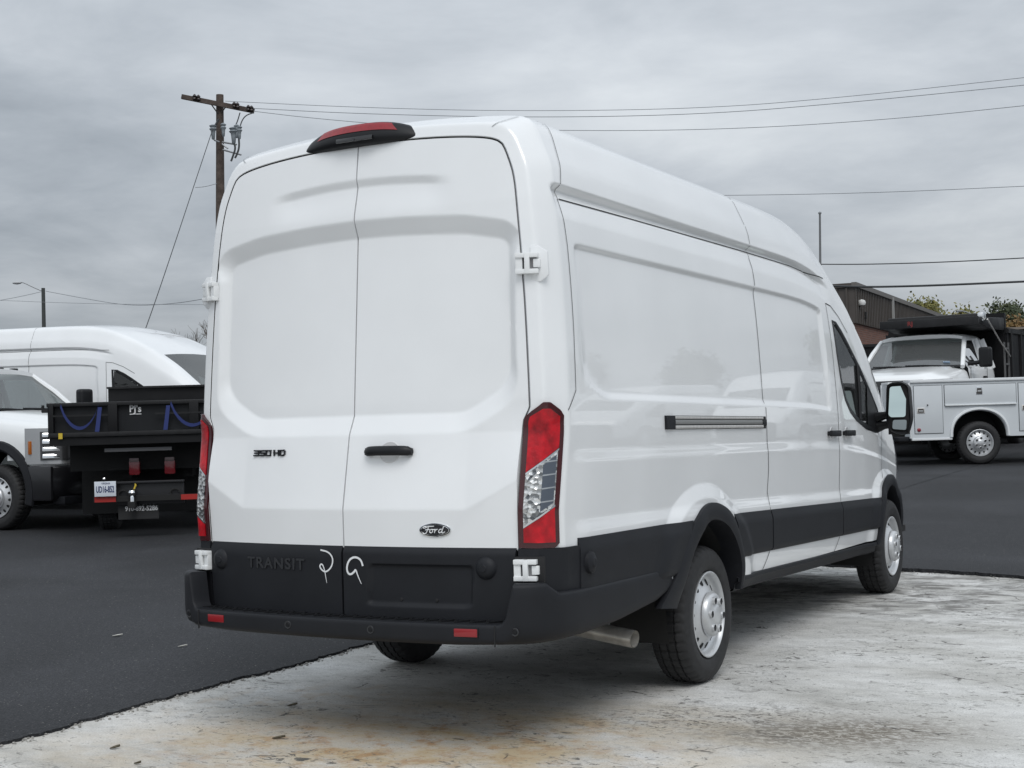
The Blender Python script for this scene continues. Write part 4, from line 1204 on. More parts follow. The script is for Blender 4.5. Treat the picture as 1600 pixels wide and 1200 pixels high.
def concrete_material():
    m = bpy.data.materials.new('worn_painted_concrete'); m.use_nodes = True
    t = m.node_tree; b = t.nodes['Principled BSDF']
    tcn = N(t, 'ShaderNodeTexCoord')
    # streaks run across the camera's view, along the pad's weathering
    mpn = N(t, 'ShaderNodeMapping'); mpn.inputs['Rotation'].default_value = (0, 0, -0.55); mpn.inputs['Scale'].default_value = (0.72, 1.25, 1)
    t.links.new(tcn.outputs['Object'], mpn.inputs[0])
    def noise(sc, det=6, ro=0.6, src=None, dist=0.0):
        n = N(t, 'ShaderNodeTexNoise'); n.inputs['Scale'].default_value = sc; n.inputs['Detail'].default_value = det; n.inputs['Roughness'].default_value = ro; n.inputs['Distortion'].default_value = dist
        t.links.new(src or tcn.outputs['Object'], n.inputs['Vector']); return n.outputs['Fac']
    def mix(fac, a, bcol, blend='MIX'):
        n = N(t, 'ShaderNodeMix', data_type='RGBA', blend_type=blend)
        if isinstance(fac, float): n.inputs['Factor'].default_value = fac
        else: t.links.new(fac, n.inputs['Factor'])
        for i, c in (('A', a), ('B', bcol)):
            if isinstance(c, tuple): n.inputs[i].default_value = (*c, 1)
            else: t.links.new(c, n.inputs[i])
        return n.outputs['Result']
    def spot(x, y, r, r0=0.2, sx=1.0, rot=0.0):
        mp2 = N(t, 'ShaderNodeMapping'); mp2.vector_type = 'TEXTURE'; mp2.inputs['Location'].default_value = (x, y, 0); mp2.inputs['Rotation'].default_value = (0, 0, rot); mp2.inputs['Scale'].default_value = (r * sx, r, 1)
        t.links.new(tcn.outputs['Object'], mp2.inputs[0])
        l = N(t, 'ShaderNodeVectorMath', operation='LENGTH'); t.links.new(mp2.outputs[0], l.inputs[0])
        return ramp(t, l.outputs['Value'], [(r0, 1.0), (1.0, 0.0)], 'EASE')
    col = ramp(t, noise(1.3, 7, 0.62, mpn.outputs[0]), [(0.28, (0.36, 0.35, 0.325)), (0.43, (0.53, 0.522, 0.495)), (0.58, (0.65, 0.645, 0.625)), (0.72, (0.73, 0.73, 0.715))])
    fine_n = ramp(t, noise(110, 5, 0.8), [(0.3, 0.62), (0.58, 1.06)])
    col = mix(1.0, col, fine_n, 'MULTIPLY')
    med = ramp(t, noise(9, 7, 0.65, mpn.outputs[0], 0.6), [(0.3, 0.84), (0.6, 1.05)])
    col = mix(1.0, col, med, 'MULTIPLY')
    # warm dirt and rust
    warm = math_node(t, 'MULTIPLY', spot(0.30, 0.15, 1.45, 0.15, 1.6, 0.5), ramp(t, noise(2.3, 6, 0.7, mpn.outputs[0]), [(0.36, 0.0), (0.60, 0.95)]))
    col = mix(warm, col, (0.47, 0.37, 0.23))
    rust = math_node(t, 'MULTIPLY', spot(0.25, 0.2, 0.95, 0.1, 1.7, 0.5), ramp(t, noise(6.5, 7, 0.75), [(0.49, 0.0), (0.62, 0.8)]))
    col = mix(rust, col, (0.36, 0.20, 0.085))
    warm2 = math_node(t, 'MULTIPLY', spot(-0.7, 0.75, 0.7, 0.1, 1.6, 0.6), ramp(t, noise(7, 6, 0.7), [(0.5, 0.0), (0.66, 0.6)]))
    col = mix(warm2, col, (0.42, 0.31, 0.19))
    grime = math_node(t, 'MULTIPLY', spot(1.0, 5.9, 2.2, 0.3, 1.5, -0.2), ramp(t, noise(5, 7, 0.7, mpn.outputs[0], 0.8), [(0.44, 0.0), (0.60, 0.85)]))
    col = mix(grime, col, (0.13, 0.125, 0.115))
    # dark flakes where the paint has come off
    fl = ramp(t, noise(13, 6, 0.62, mpn.outputs[0], 1.8), [(0.585, 0.0), (0.605, 1.0)])
    fmask = ramp(t, noise(1.5, 4, 0.6), [(0.42, 0.0), (0.60, 1.0)])
    col = mix(math_node(t, 'MULTIPLY', fl, fmask), col, (0.11, 0.105, 0.095))
    fl2 = ramp(t, noise(30, 4, 0.6, mpn.outputs[0], 1.4), [(0.625, 0.0), (0.645, 0.9)])
    col = mix(math_node(t, 'MULTIPLY', fl2, ramp(t, noise(1.1, 3, 0.5), [(0.40, 0.12), (0.58, 1.0)])), col, (0.15, 0.145, 0.13))
    pits = ramp(t, noise(60, 2, 0.5), [(0.69, 0.0), (0.715, 0.95)])
    col = mix(pits, col, (0.10, 0.10, 0.095))
    # the oil patch near the front edge and the cracked patch by the wheel
    oil = math_node(t, 'MULTIPLY', spot(1.9, 1.06, 0.42, 0.1, 1.9, 0.5), ramp(t, noise(30, 5, 0.7, mpn.outputs[0], 1.0), [(0.44, 0.0), (0.52, 1.0)]))
    col = mix(oil, col, (0.075, 0.062, 0.05))
    halo = math_node(t, 'MULTIPLY', spot(1.95, 1.10, 0.65, 0.0, 1.8, 0.5), 0.45)
    col = mix(halo, col, (0.30, 0.27, 0.22))
    oil2 = math_node(t, 'MULTIPLY', spot(1.25, 1.15, 0.5, 0.1, 2.2, 0.5), ramp(t, noise(24, 5, 0.7, mpn.outputs[0], 1.4), [(0.52, 0.0), (0.60, 0.9)]))
    col = mix(oil2, col, (0.10, 0.09, 0.08))
    # fine cracks
    vr = N(t, 'ShaderNodeTexVoronoi', feature='DISTANCE_TO_EDGE'); vr.inputs['Scale'].default_value = 1.5
    dn = N(t, 'ShaderNodeTexNoise'); dn.inputs['Scale'].default_value = 3; dn.inputs['Detail'].default_value = 8
    t.links.new(tcn.outputs['Object'], dn.inputs['Vector'])
    wv = N(t, 'ShaderNodeVectorMath', operation='MULTIPLY_ADD'); wv.inputs[1].default_value = (0.35, 0.35, 0.35); t.links.new(dn.outputs['Color'], wv.inputs[0]); t.links.new(tcn.outputs['Object'], wv.inputs[2])
    t.links.new(wv.outputs[0], vr.inputs['Vector'])
    cr = ramp(t, vr.outputs['Distance'], [(0.003, 1.0), (0.010, 0.0)])
    cm = math_node(t, 'MULTIPLY', ramp(t, noise(2.2, 4, 0.6), [(0.50, 0.0), (0.58, 0.9)]), ramp(t, noise(5.5, 3, 0.6), [(0.46, 0.0), (0.56, 1.0)]))
    crack = math_node(t, 'MULTIPLY', cr, cm)
    col = mix(crack, col, (0.06, 0.055, 0.05))
    t.links.new(col, b.inputs['Base Color'])
    b.inputs['Roughness'].default_value = 0.82
    b.inputs['Specular IOR Level'].default_value = 0.3
    hgt = math_node(t, 'SUBTRACT', noise(90, 6, 0.7), math_node(t, 'MULTIPLY', crack, 1.5))
    bn = N(t, 'ShaderNodeBump'); bn.inputs['Strength'].default_value = 0.5; bn.inputs['Distance'].default_value = 0.004
    t.links.new(hgt, bn.inputs['Height']); t.links.new(bn.outputs[0], b.inputs['Normal'])
    return m
ASPH, CONC = asphalt_material(), concrete_material()
def build_ground():
    far = [-1500, -600, -250, -120, -70, -45]
    # sheet west of the pad
    ys = np.array(far + list(np.arange(-30, -3, 1.5)) + list(np.arange(-2.5, 7.7, 0.018)) + list(np.arange(8, 60, 1.5)) + [70, 90, 140, 300, 700, 1800])
    off = np.array([0, 0.03, 0.15, 0.5, 1, 2, 3, 4.5, 6, 8, 10, 12, 14, 16, 18, 20, 23, 26, 30, 35, 40, 50, 70, 120, 300, 800, 1600])
    mb = MB()
    def sheet(P):
        P[..., 2] = rise(P[..., 0], P[..., 1]) + 0.015
        P = np.concatenate([P[:, :1] * np.array([1, 1, 0]) + np.array([0, 0, -0.02]), P], 1)     # turned-down edge
        mb.grid(P, smooth=False)
    ex = PADX + np.where((ys > -3) & (ys < 7.7), r1(ys), 0)
    P = np.zeros((len(ys), len(off), 3)); P[..., 0] = ex[:, None] - off[None]; P[..., 1] = ys[:, None]
    sheet(P)
    # sheet beyond the pad
    xs = np.array([PADX] + list(np.arange(PADX + 0.01, 4.5, 0.02)) + list(np.arange(5, 30, 1.5)) + [40, 60, 90, 160, 400, 1500])
    ey = pad_far(np.minimum(xs, 25)) + np.where(xs < 4.6, r2(xs) * 1.3, 0)
    ey[0] = pad_far(PADX); xs[0] = PADX - 0.03
    off2 = np.array([0, 0.03, 0.2, 0.6, 1.2, 2, 3, 4, 5, 6, 8, 10, 12, 14, 16, 18, 20, 23, 26, 30, 35, 40, 50, 60, 80, 140, 300, 700, 1600])
    P = np.zeros((len(xs), len(off2), 3)); P[..., 0] = xs[:, None]; P[..., 1] = ey[:, None] + off2[None]
    sheet(P)
    o = mb.build('asphalt_lot', ASPH); tag(o, kind='structure')
    mb = MB()
    mb.add([(-1.9, -60, 0), (60, -60, 0), (60, -8, 0), (4.6, 7.0, 0), (-1.9, 8.2, 0)], [(0, 1, 2, 3, 4)])
    o = mb.build('concrete_pad', CONC); tag(o, kind='structure')
build_ground()
def crumbs():
    rng = np.random.RandomState(11)
    mb = MB()
    for i in range(420):
        if i < 330:
            y = rng.uniform(-1.2, 3.2); x = PADX + float(r1(np.array([y]))[0]) + abs(rng.normal(0, 0.025)) + 0.004
        else:
            x = rng.uniform(-0.9, 3.2); y = float(pad_far(x)) - abs(rng.normal(0, 0.05))
        s = rng.uniform(0.003, 0.009)
        mb.box((x, y, s * 0.4), (s * 1.4, s, s), rz=rng.uniform(0, 3), rx=rng.uniform(0, 1))
    o = mb.build('edge_gravel', mat('pale_gravel', (0.30, 0.29, 0.27), 0.9, noise=0.6, nscale=60))
    tag(o, 'pale crumbs of stone scattered along the ragged asphalt edge', 'gravel', kind='stuff')
crumbs()
# dry leaves and chips lying about
LEAFM = mat('dry_leaf', (0.10, 0.085, 0.055), 0.8, noise=0.4, nscale=40)
CHIP = mat('pale_chip', (0.55, 0.54, 0.50), 0.8)
def leaf(x, y, L, W_, rz, m, z, label, cat='leaf'):
    mb = MB()
    n = 7; P = []
    for i in range(n):
        t = i / (n - 1); w = W_ * math.sin(PI * min(0.98, t * 0.95 + 0.03)) ** 0.8
        P.append([(L * (t - 0.5), -w, 0.004 + 0.010 * t), (L * (t - 0.5), 0, 0.001 + 0.006 * t * t), (L * (t - 0.5), w, 0.005 + 0.012 * t)])
    mb.grid(np.array(P), smooth=False)
    o = mb.build('dry_leaf' if cat == 'leaf' else 'pale_chip', m)
    o.location = (x, y, z); o.rotation_euler = (0, 0, rz)
    tag(o, label, cat)
leaf(-0.89, -0.40, 0.045, 0.012, 0.9, LEAFM, 0.002, 'dark curled leaf lying alone on the concrete near the lower left corner')
leaf(-0.59, -0.57, 0.035, 0.009, 0.2, LEAFM, 0.002, 'small dark leaf on concrete at the bottom edge, left of the rusty stain')
leaf(-0.33, 0.03, 0.060, 0.012, 0.45, LEAFM, 0.002, 'brown dry leaf on the concrete beside the rusty orange stain')
leaf(-0.72, 0.62, 0.05, 0.014, 0.7, LEAFM, 0.002, 'dark leaf on the concrete between the asphalt edge and the rusty stain')
leaf(-3.24, 1.95, 0.07, 0.012, 0.5, CHIP, 0.017, 'larger pale chip on the black asphalt left of the van', 'chip')
leaf(-2.49, 1.76, 0.06, 0.008, 0.5, CHIP, 0.017, 'smaller pale chip on the black asphalt nearer the van', 'chip')
# ================================================================== other vehicles
ORANGE = mat('amber_marker', (0.45, 0.13, 0.02), 0.3)
DARKBODY = mat('black_truck_bed', (0.006, 0.006, 0.007), 0.5, spec=0.3, noise=0.2, nscale=5, rvar=0.1)
DARKRAIL = mat('black_rail_worn', (0.013, 0.013, 0.014), 0.5, spec=0.35, noise=0.3, nscale=8)
LAMPIN = mat('headlamp_inner', (0.12, 0.12, 0.125), 0.2, metal=0.6)
SERV = mat('service_body_white', (0.62, 0.65, 0.67), 0.45, coat=0.3, coat_rough=0.1, noise=0.03, nscale=2)
BLUE = mat('blue_strap', (0.025, 0.04, 0.16), 0.8)
YELLOW = mat('yellow_tag', (0.62, 0.45, 0.04), 0.6)
PLATEW = mat('plate_white', (0.66, 0.70, 0.76), 0.4)
PLATEB = mat('plate_blue_ink', (0.03, 0.05, 0.14), 0.5)
WHITEINK = mat('white_ink', (0.72, 0.72, 0.72), 0.6)
HEAD_R = math.atan2(CR[1], CR[0])
def heading(deg_toward_camera):
    """rotation that turns local +Y to the camera's right, swung towards the camera"""
    return HEAD_R - PI / 2 - math.radians(deg_toward_camera)
def add_big_wheel(root, x, y, s, scale, name='wheel'):
    w = empty('wheel', (x, y, 0.352 * scale), rz=0 if s > 0 else PI, rx=random.uniform(0, 6)); w.parent = root
    w.scale = (1.15, scale, scale)
    for o in (TY, RI, CA, HO, PIT):
        q = o.copy(); COL.objects.link(q); q.parent = w
    return w
def pickup_cab(name, crew=False, dark_trim=True):
    """full-size truck cab; origin on the ground below the front axle, +Y forward"""
    root = empty(name)
    yb = -3.1 if crew else -2.35
    zh = lambda y: float(np.interp(y, [-0.6, 0.0, 0.5, 0.82, 0.90, 0.94], [1.46, 1.40, 1.345, 1.28, 1.22, 1.15]))
    ys = [0.94, 0.90, 0.86, 0.80, 0.74, 0.68, 0.6, 0.5, 0.4, 0.2, 0, -0.2, -0.4, -0.62]
    P = []
    for y in ys:
        k = float(np.interp(y, [-0.62, 0.46, 0.60, 0.74, 0.84, 0.90, 0.94], [1, 1, 0.965, 0.905, 0.84, 0.77, 0.68])); h = zh(y)
        half = [(1.0 * k, 0.60), (1.005 * k, 0.85), (1.0 * k, 1.05), (0.985 * k, h - 0.20), (0.95 * k, h - 0.10), (0.90 * k, h - 0.055), (0.84 * k, h - 0.035), (0.74 * k, h - 0.015), (0.70 * k, h + 0.012), (0.4 * k, h + 0.028), (0.0, h + 0.032)]
        P.append([(x, y, z) for x, z in half] + [(-x, y, z) for x, z in half[-2::-1]])
    P = np.array(P)
    mb = MB()
    n, m = P.shape[:2]
    fs = []
    for i in range(n - 1):
        for j in range(m - 1):
            c = P[i:i + 2, j:j + 2].reshape(-1, 3).mean(0)
            if math.hypot(c[1], c[2] - 0.46) < 0.54 and c[2] < 1.0: continue
            fs.append((i * m + j, i * m + j + 1, (i + 1) * m + j + 1, (i + 1) * m + j))
    mb.add(P.reshape(-1, 3), fs, True)
    mb.build('hood', WHITE2, root)
    # cab lower sides
    for s in (1, -1):
        mb = MB(); G = np.array([[(s * x, y, z) for x, z in ((0.97, 0.55), (1.0, 0.62), (1.005, 0.95), (1.0, 1.25), (0.975, 1.42), (0.94, 1.47))] for y in np.linspace(-0.62, yb, 8)])
        mb.grid(G); mb.build('cab_side', WHITE2, root)
        for y in ([-0.68, -1.78] + ([-2.95] if crew else [-2.3])):
            mb = MB(); mb.box((s * 1.006, y, 1.05), (0.006, 0.008, 0.80)); mb.build('door_joint', GAP, root)
        mb = MB(); mb.box((s * 1.02, -1.6, 1.28), (0.04, 0.18, 0.035)); mb.build('door_handle', PLASTIC2, root, bevel=0.01)
        # arch flare
        mb = MB(); P2 = []
        for a in np.linspace(-0.25, PI + 0.25, 26):
            P2.append([(s * (1.005 + e), math.cos(a) * r, 0.46 + math.sin(a) * r) for r, e in ((0.64, -0.005), (0.63, 0.03), (0.55, 0.05), (0.52, 0.03), (0.52, -0.12))])
        mb.grid(np.array(P2)); mb.build('arch_flare', PLASTIC, root)
        mb = MB(); mb.grid(np.array([[(s * x, math.cos(a) * 0.53, 0.46 + math.sin(a) * 0.53) for x in (0.55, 0.95)] for a in np.linspace(-0.3, PI + 0.3, 20)])); mb.build('wheel_well', UNDER, root)
        # lamps
        mb = MB(); G = []
        for q in np.linspace(0, 1, 10):
            x = 1.012 - 0.40 * q ** 1.4; y = 0.50 + 0.465 * min(1, q * 1.7) ** 0.75
            G.append([(s * (x + 0.004), y + 0.004, z) for z in np.linspace(0.80, 1.235 - 0.01 * q, 6)])
        mb.grid(np.array(G)); hl = mb.build('headlamp', mat('headlamp_shell', (0.55, 0.56, 0.57), 0.25, metal=0.6, coat=0.8), root)
        G = []
        for q in np.linspace(0.20, 1, 8):
            x = 1.012 - 0.40 * q ** 1.4; y = 0.50 + 0.465 * min(1, q * 1.7) ** 0.75
            G.append([(s * (x + 0.012), y + 0.012, z) for z in np.linspace(0.845, 1.19, 4)])
        mb = MB(); mb.grid(np.array(G)); mb.build('lamp_bezel', LAMPIN, hl)
        for z in (0.89, 0.975, 1.065, 1.145):
            mb = MB(); mb.box((s * 0.915, 0.835, z), (0.21, 0.05, 0.055), rz=-0.85 * s, rx=0.25); mb.build('lamp_cell', CHROME if z != 0.975 else MATS['headlamp_shell'], hl, bevel=0.012)
        mb = MB(); mb.box((s * 1.005, 0.575, 1.0), (0.03, 0.05, 0.16), rz=-0.35 * s); mb.build('side_marker', ORANGE, hl, bevel=0.006)
    # back of the cab
    mb = MB(); mb.box((0, yb, 1.0), (1.9, 0.04, 0.95)); mb.build('cab_back', WHITE2, root)
    # grille
    mb = MB(); mb.box((0, 0.93, 0.98), (1.30, 0.06, 0.50)); gr = mb.build('grille', BLACK_GLOSS, root, bevel=0.02)
    for z in (0.86, 0.98, 1.10):
        mb = MB(); mb.box((0, 0.965, z), (1.22, 0.03, 0.05)); mb.build('grille_bar', mat('grille_grey', (0.05, 0.05, 0.055), 0.35), gr, bevel=0.01)
    # bumper
    mb = MB()
    pr = [(0.96, 0.78), (1.05, 0.76), (1.08, 0.70), (1.08, 0.52), (1.04, 0.42), (0.98, 0.36)]
    G = np.array([[(x, a - 0.16 * abs(x / 1.02) ** 4 - (0.02 if abs(x) > 0.95 else 0), b) for a, b in pr] for x in np.linspace(-1.02, 1.02, 26)])
    mb.grid(G); fb = mb.build('front_bumper', mat('gloss_black_bumper', (0.012, 0.012, 0.014), 0.28, coat=0.3), root)
    for s in (1, -1):
        mb = MB(); mb.box((s * 1.0, 0.72, 0.57), (0.06, 0.42, 0.42)); mb.build('bumper_end', MATS['gloss_black_bumper'], fb, bevel=0.03)
    mb = MB(); mb.box((0, 0.92, 0.36), (1.8, 0.2, 0.10)); mb.build('air_dam', PLASTIC, fb, bevel=0.02)
    # greenhouse
    A0, A1 = (0.90, -0.55, 1.475), (0.735, -1.22, 1.985)
    roof = MB(); G = []
    for y in np.linspace(-1.16, yb + 0.10, 9):
        dz = -0.03 * float(smooth01(y, -1.35, -1.16)) - 0.02 * float(smooth01(-y, -(yb + 0.35), -(yb + 0.1)))
        half = [(0.79, 1.93), (0.785, 1.975), (0.74, 2.025), (0.60, 2.055), (0.3, 2.075), (0, 2.08)]
        G.append([(x, y, z + dz) for x, z in half] + [(-x, y, z + dz) for x, z in half[-2::-1]])
    G = np.array(G); roof.grid(G)
    roof.add(G[0], [tuple(range(11))]); roof.add(G[-1], [tuple(range(11))])
    rf = roof.build('cab_roof', WHITE2, root)
    for x in (-0.5, -0.25, 0, 0.25, 0.5):
        mb = MB(); mb.box((x, -1.26, 2.062 - 0.03 * abs(x)), (0.075, 0.10, 0.035)); mb.build('roof_marker', ORANGE if not dark_trim else PLASTIC2, rf, bevel=0.012)
    for s in (1, -1):
        mb = MB(); mb.tube([(s * 0.905, -0.52, 1.45), (s * 0.84, -0.85, 1.73), (s * 0.765, -1.20, 1.96)], 0.042, 8); mb.build('windscreen_pillar', WHITE2, root)
        mb = MB(); mb.tube([(s * 0.945, -1.80, 1.44), (s * 0.785, -1.84, 1.96)], 0.05, 8); mb.build('door_pillar', WHITE2, root)
        mb = MB(); mb.tube([(s * 0.945, yb, 1.44), (s * 0.78, yb + 0.12, 1.96)], 0.075, 8); mb.build('rear_pillar', WHITE2, root)
        mb = MB(); mb.add([(s * 0.935, -0.60, 1.46), (s * 0.935, -1.78, 1.46), (s * 0.785, -1.82, 1.95), (s * 0.775, -1.22, 1.94)], [(0, 1, 2, 3)]); mb.build('side_window', GLASS, root)
        mb = MB(); mb.add([(s * 0.935, -1.82, 1.46), (s * 0.935, yb, 1.46), (s * 0.785, yb + 0.1, 1.95), (s * 0.785, -1.86, 1.95)], [(0, 1, 2, 3)]); mb.build('rear_side_window', GLASS, root)
        mr = empty('door_mirror'); mr.parent = root
        mb = MB(); mb.box((s * 1.26, -0.72, 1.60), (0.22, 0.14, 0.34), rz=0.1 * s); mb.build('mirror_housing', PLASTIC2, mr, bevel=0.05, seg=3)
        mb = MB(); mb.tube([(s * 0.95, -0.72, 1.50), (s * 1.2, -0.72, 1.52)], 0.035, 8); mb.build('mirror_arm', PLASTIC2, mr)
        mb = MB(); mb.box((s * 0.45, -1.75, 1.45), (0.5, 0.16, 0.62)); mb.build('seat_back', SEAT, root, bevel=0.06)
        mb = MB(); mb.box((s * 0.45, -1.80, 1.83), (0.26, 0.10, 0.18)); mb.build('head_rest', SEAT, root, bevel=0.04)
    G = np.array([[(x * (0.885 + (0.75 - 0.885) * t), -0.50 - 0.70 * t + 0.07 * (1 - x * x), 1.462 + 0.515 * t) for x in np.linspace(-1, 1, 12)] for t in np.linspace(0, 1, 6)])
    mb = MB(); mb.grid(G); mb.build('windscreen', SHIELD, root)
    # dark band round the screen and the wipers
    mb = MB(); mb.grid(np.array([[(x * 0.89, -0.495 + 0.07 * (1 - x * x), 1.452), (x * 0.885, -0.515 + 0.07 * (1 - x * x), 1.485)] for x in np.linspace(-1, 1, 14)])); mb.build('cowl', PLASTIC2, root)
    for x0, x1 in ((-0.55, 0.10), (0.05, 0.70)):
        mb = MB(); mb.tube([(x0, -0.455, 1.478), ((x0 + x1) / 2, -0.445, 1.495), (x1, -0.465, 1.50)], 0.012, 6); mb.build('wiper', PLASTIC2, root)
    mb = MB(); mb.box((0, -0.85, 1.30), (1.7, 0.6, 0.3)); mb.build('dashboard', SEAT, root, bevel=0.06)
    mb = MB(); mb.box((0, yb / 2 - 0.2, 0.60), (1.7, abs(yb) + 1.6, 0.12)); mb.box((0.4, -2.0, 0.62), (0.1, 6.0, 0.2)); mb.box((-0.4, -2.0, 0.62), (0.1, 6.0, 0.2)); mb.build('chassis', UNDER, root)
    for s in (1, -1):
        add_big_wheel(root, s * 0.89, 0.0, s, 1.14)
    return root
TRUCK = pickup_cab('flatbed_truck')
tag(TRUCK, 'white truck with black bumper and fender flares at the left edge, nose half hidden', 'truck')
def put(o, px, d, rz, ref=(0, 0)):
    """stand o so that its local point ref lies on the ground seen at column px, d metres ahead"""
    g = on_ground(px, d)
    c, s = math.cos(rz), math.sin(rz)
    x = g[0] - (c * ref[0] - s * ref[1]); y = g[1] - (s * ref[0] + c * ref[1])
    o.location = (x, y, g[2]); o.rotation_euler = (0, 0, rz)
    return o
# its dark flat bed
mb = MB(); mb.box((0, -4.6, 1.05), (2.3, 4.0, 0.12)); mb.box((0, -2.62, 1.5), (2.3, 0.08, 0.9)); mb.build('flat_bed', DARKBODY, TRUCK)
for s in (1, -1): add_big_wheel(TRUCK, s * 0.86, -4.3, s, 1.14)
TRUCK.scale = (1.05, 1.05, 1.05)
put(TRUCK, -3, 18.0, heading(27), ref=(0.99, 0))

# ---- white vans further off: copies of the big one
def van_copy(px, d, rz, ref, label, skip=('panel_gap',), group='white cargo vans standing about the lot'):
    v = copy_tree(VAN, None, skip)
    put(v, px, d, rz, ref)
    v.scale = (1.05, 1.05, 1.05)
    tag(v, label, 'van')
    return v
V2 = van_copy(230, 20.6, heading(24), (0.84, 5.15), 'white high-roof van parked side-on behind the trucks at the left edge')

# ---- dump bed truck seen from behind
def rear_dump():
    r = empty('dump_truck')
    def part(name, m, boxes, bev=0.0):
        mb = MB()
        for b in boxes: mb.box(*b)
        return mb.build(name, m, r, bevel=bev)
    g0 = 0.158
    Z = lambda z: (0.866 * z + 0.085) / 0.9
    part('bed_floor', DARKBODY, [((0, 1.9, Z(1.27)), (2.5, 3.8, 0.12))])
    part('bed_top_rail', DARKRAIL, [((0, 0.0, Z(1.735)), (2.56, 0.10, 0.05))], 0.008)
    part('bed_lower_rail', DARKRAIL, [((0, -0.03, Z(1.325)), (2.52, 0.10, 0.06))], 0.008)
    part('bed_sill', DARKBODY, [((0, 0.0, Z(1.235)), (2.50, 0.10, 0.10))])
    for x, w in ((-1.22, 0.06), (-0.44, 0.12), (0.60, 0.12), (1.22, 0.06)):
        part('bed_post', DARKBODY, [((x, -0.02, Z(1.53)), (w, 0.10, 0.40))], 0.006)
    for x0, x1 in ((-1.20, -0.50), (-0.38, 0.54), (0.66, 1.20)):
        part('tail_panel', mat('bed_panel_grey', (0.010, 0.011, 0.013), 0.5, spec=0.3, noise=0.15, nscale=4), [(((x0 + x1) / 2, 0.03, Z(1.53)), (x1 - x0, 0.03, 0.37))])
    for s in (1, -1): part('side_board', DARKBODY, [((s * 1.25, 1.9, Z(1.53)), (0.05, 3.8, 0.42))])
    for x0, x1 in ((-1.2, -0.5), (0.1, 1.2)): part('tie_rail', DARKRAIL, [(((x0 + x1) / 2, -0.06, Z(1.585)), (x1 - x0, 0.025, 0.022))])
    part('head_board', DARKBODY, [((0.0, 3.75, Z(1.79)), (2.4, 0.08, 0.50))])
    part('head_board_edge', DARKRAIL, [((0.0, 3.70, Z(2.06)), (2.42, 0.10, 0.03))])
    part('corner_hook', DARKRAIL, [((-1.30, -0.02, Z(1.66)), (0.08, 0.05, 0.05)), ((-1.33, -0.02, Z(1.69)), (0.03, 0.04, 0.09))])
    # straps hanging in swags
    for x0, x1, tail in ((-1.10, -0.62, -0.60), (0.30, 0.86, 0.27), (0.86, 1.2, 1.2)):
        mb = MB(); n = 12; P = []
        for i in range(n + 1):
            t = i / n; x = x0 + (x1 - x0) * t; z = 1.70 - 0.31 * (1 - (2 * t - 1) ** 2) ** 0.8
            P.append([(x, -0.075, Z(z)), (x + 0.012, -0.08, Z(z + 0.045))])
        mb.grid(np.array(P)); mb.build('strap', BLUE, r)
        mb = MB(); mb.add([(tail - 0.02, -0.082, Z(1.69)), (tail + 0.03, -0.082, Z(1.69)), (tail + 0.02 - 0.03, -0.082, Z(1.36)), (tail - 0.065, -0.082, Z(1.36))], [(0, 1, 2, 3)]); mb.build('strap_end', BLUE, r)
    for x in (-1.10, 0.99 + 0.12): part('yellow_tag', YELLOW, [((x, -0.085, Z(1.315)), (0.05, 0.01, 0.075))])
    place_text('lettering', "PJ's", 0.13, Matrix.Translation((-0.16, -0.0, Z(1.655))) @ Matrix.Rotation(PI / 2, 4, 'X'), WHITEINK, r, extrude=0.002, xs=0.9, bold=0.003)
    part('lettering_line', WHITEINK, [((-0.16, 0.012, Z(1.585)), (0.15, 0.006, 0.010))])
    # chassis and lamps
    part('chassis', UNDER, [((0.4, 3.6, Z(0.85)), (0.12, 5.8, 0.3)), ((-0.4, 3.6, Z(0.85)), (0.12, 5.8, 0.3)), ((0, 0.5, Z(1.0)), (2.2, 0.1, 0.35)), ((0, 1.2, Z(0.70)), (2.2, 0.08, 1.0))])
    part('light_bar', mat('bar_grey', (0.10, 0.10, 0.105), 0.5), [((-0.14, 0.05, Z(1.105)), (0.86, 0.04, 0.045))])
    for x in (-0.235, 0.225):
        l = part('tail_lamp', mat('dim_red_lamp', (0.17, 0.008, 0.014), 0.2, coat=0.6), [((x, 0.30, Z(0.85)), (0.145, 0.08, 0.20))], 0.03)
        l2 = part('lamp_clear', mat('dim_clear_lamp', (0.18, 0.13, 0.13), 0.3), [((x, 0.265, Z(0.955)), (0.125, 0.03, 0.055))], 0.012)
        l2.parent = l
    part('hitch_plate', mat('hitch_black', (0.016, 0.016, 0.018), 0.4), [((0.0, 0.10, Z(0.51)), (0.86, 0.05, 0.30)), ((0.0, 0.06, Z(0.66)), (0.88, 0.1, 0.03))], 0.006)
    mb = MB(); mb.lathe([(-0.12, 0.03), (0.0, 0.028), (0.02, 0.02), (0.03, 0.035), (0.06, 0.052), (0.09, 0.040), (0.105, 0.0)], 16, c=(-0.22, -0.02, Z(0.46)), axis='Z'); mb.build('hitch_ball', CHROME, r)
    mb = MB(); mb.box((-0.22, 0.0, Z(0.36)), (0.09, 0.2, 0.08)); mb.build('hitch_receiver', UNDER, r)
    mb = MB(); mb.tube([(-0.19, 0.03, Z(0.66)), (-0.18, 0.02, Z(0.62)), (-0.20, 0.02, Z(0.57))], 0.012, 6); mb.build('hitch_pin', YELLOW, r)
    for x in (-0.35, 0.32):
        mb = MB(); mb.tube([(x + 0.06 * math.cos(a), 0.05, Z(0.50) + 0.05 * math.sin(a)) for a in np.linspace(0.2, 5.8, 14)], 0.012, 6); mb.build('chain_loop', UNDER, r)
    part('cross_bar', UNDER, [((0, 0.05, Z(0.44)), (1.44, 0.06, 0.07))])
    part('reflective_bar', mat('reflective_red', (0.36, 0.02, 0.015), 0.45), [((-0.57, 0.012, Z(0.44)), (0.27, 0.02, 0.068))])
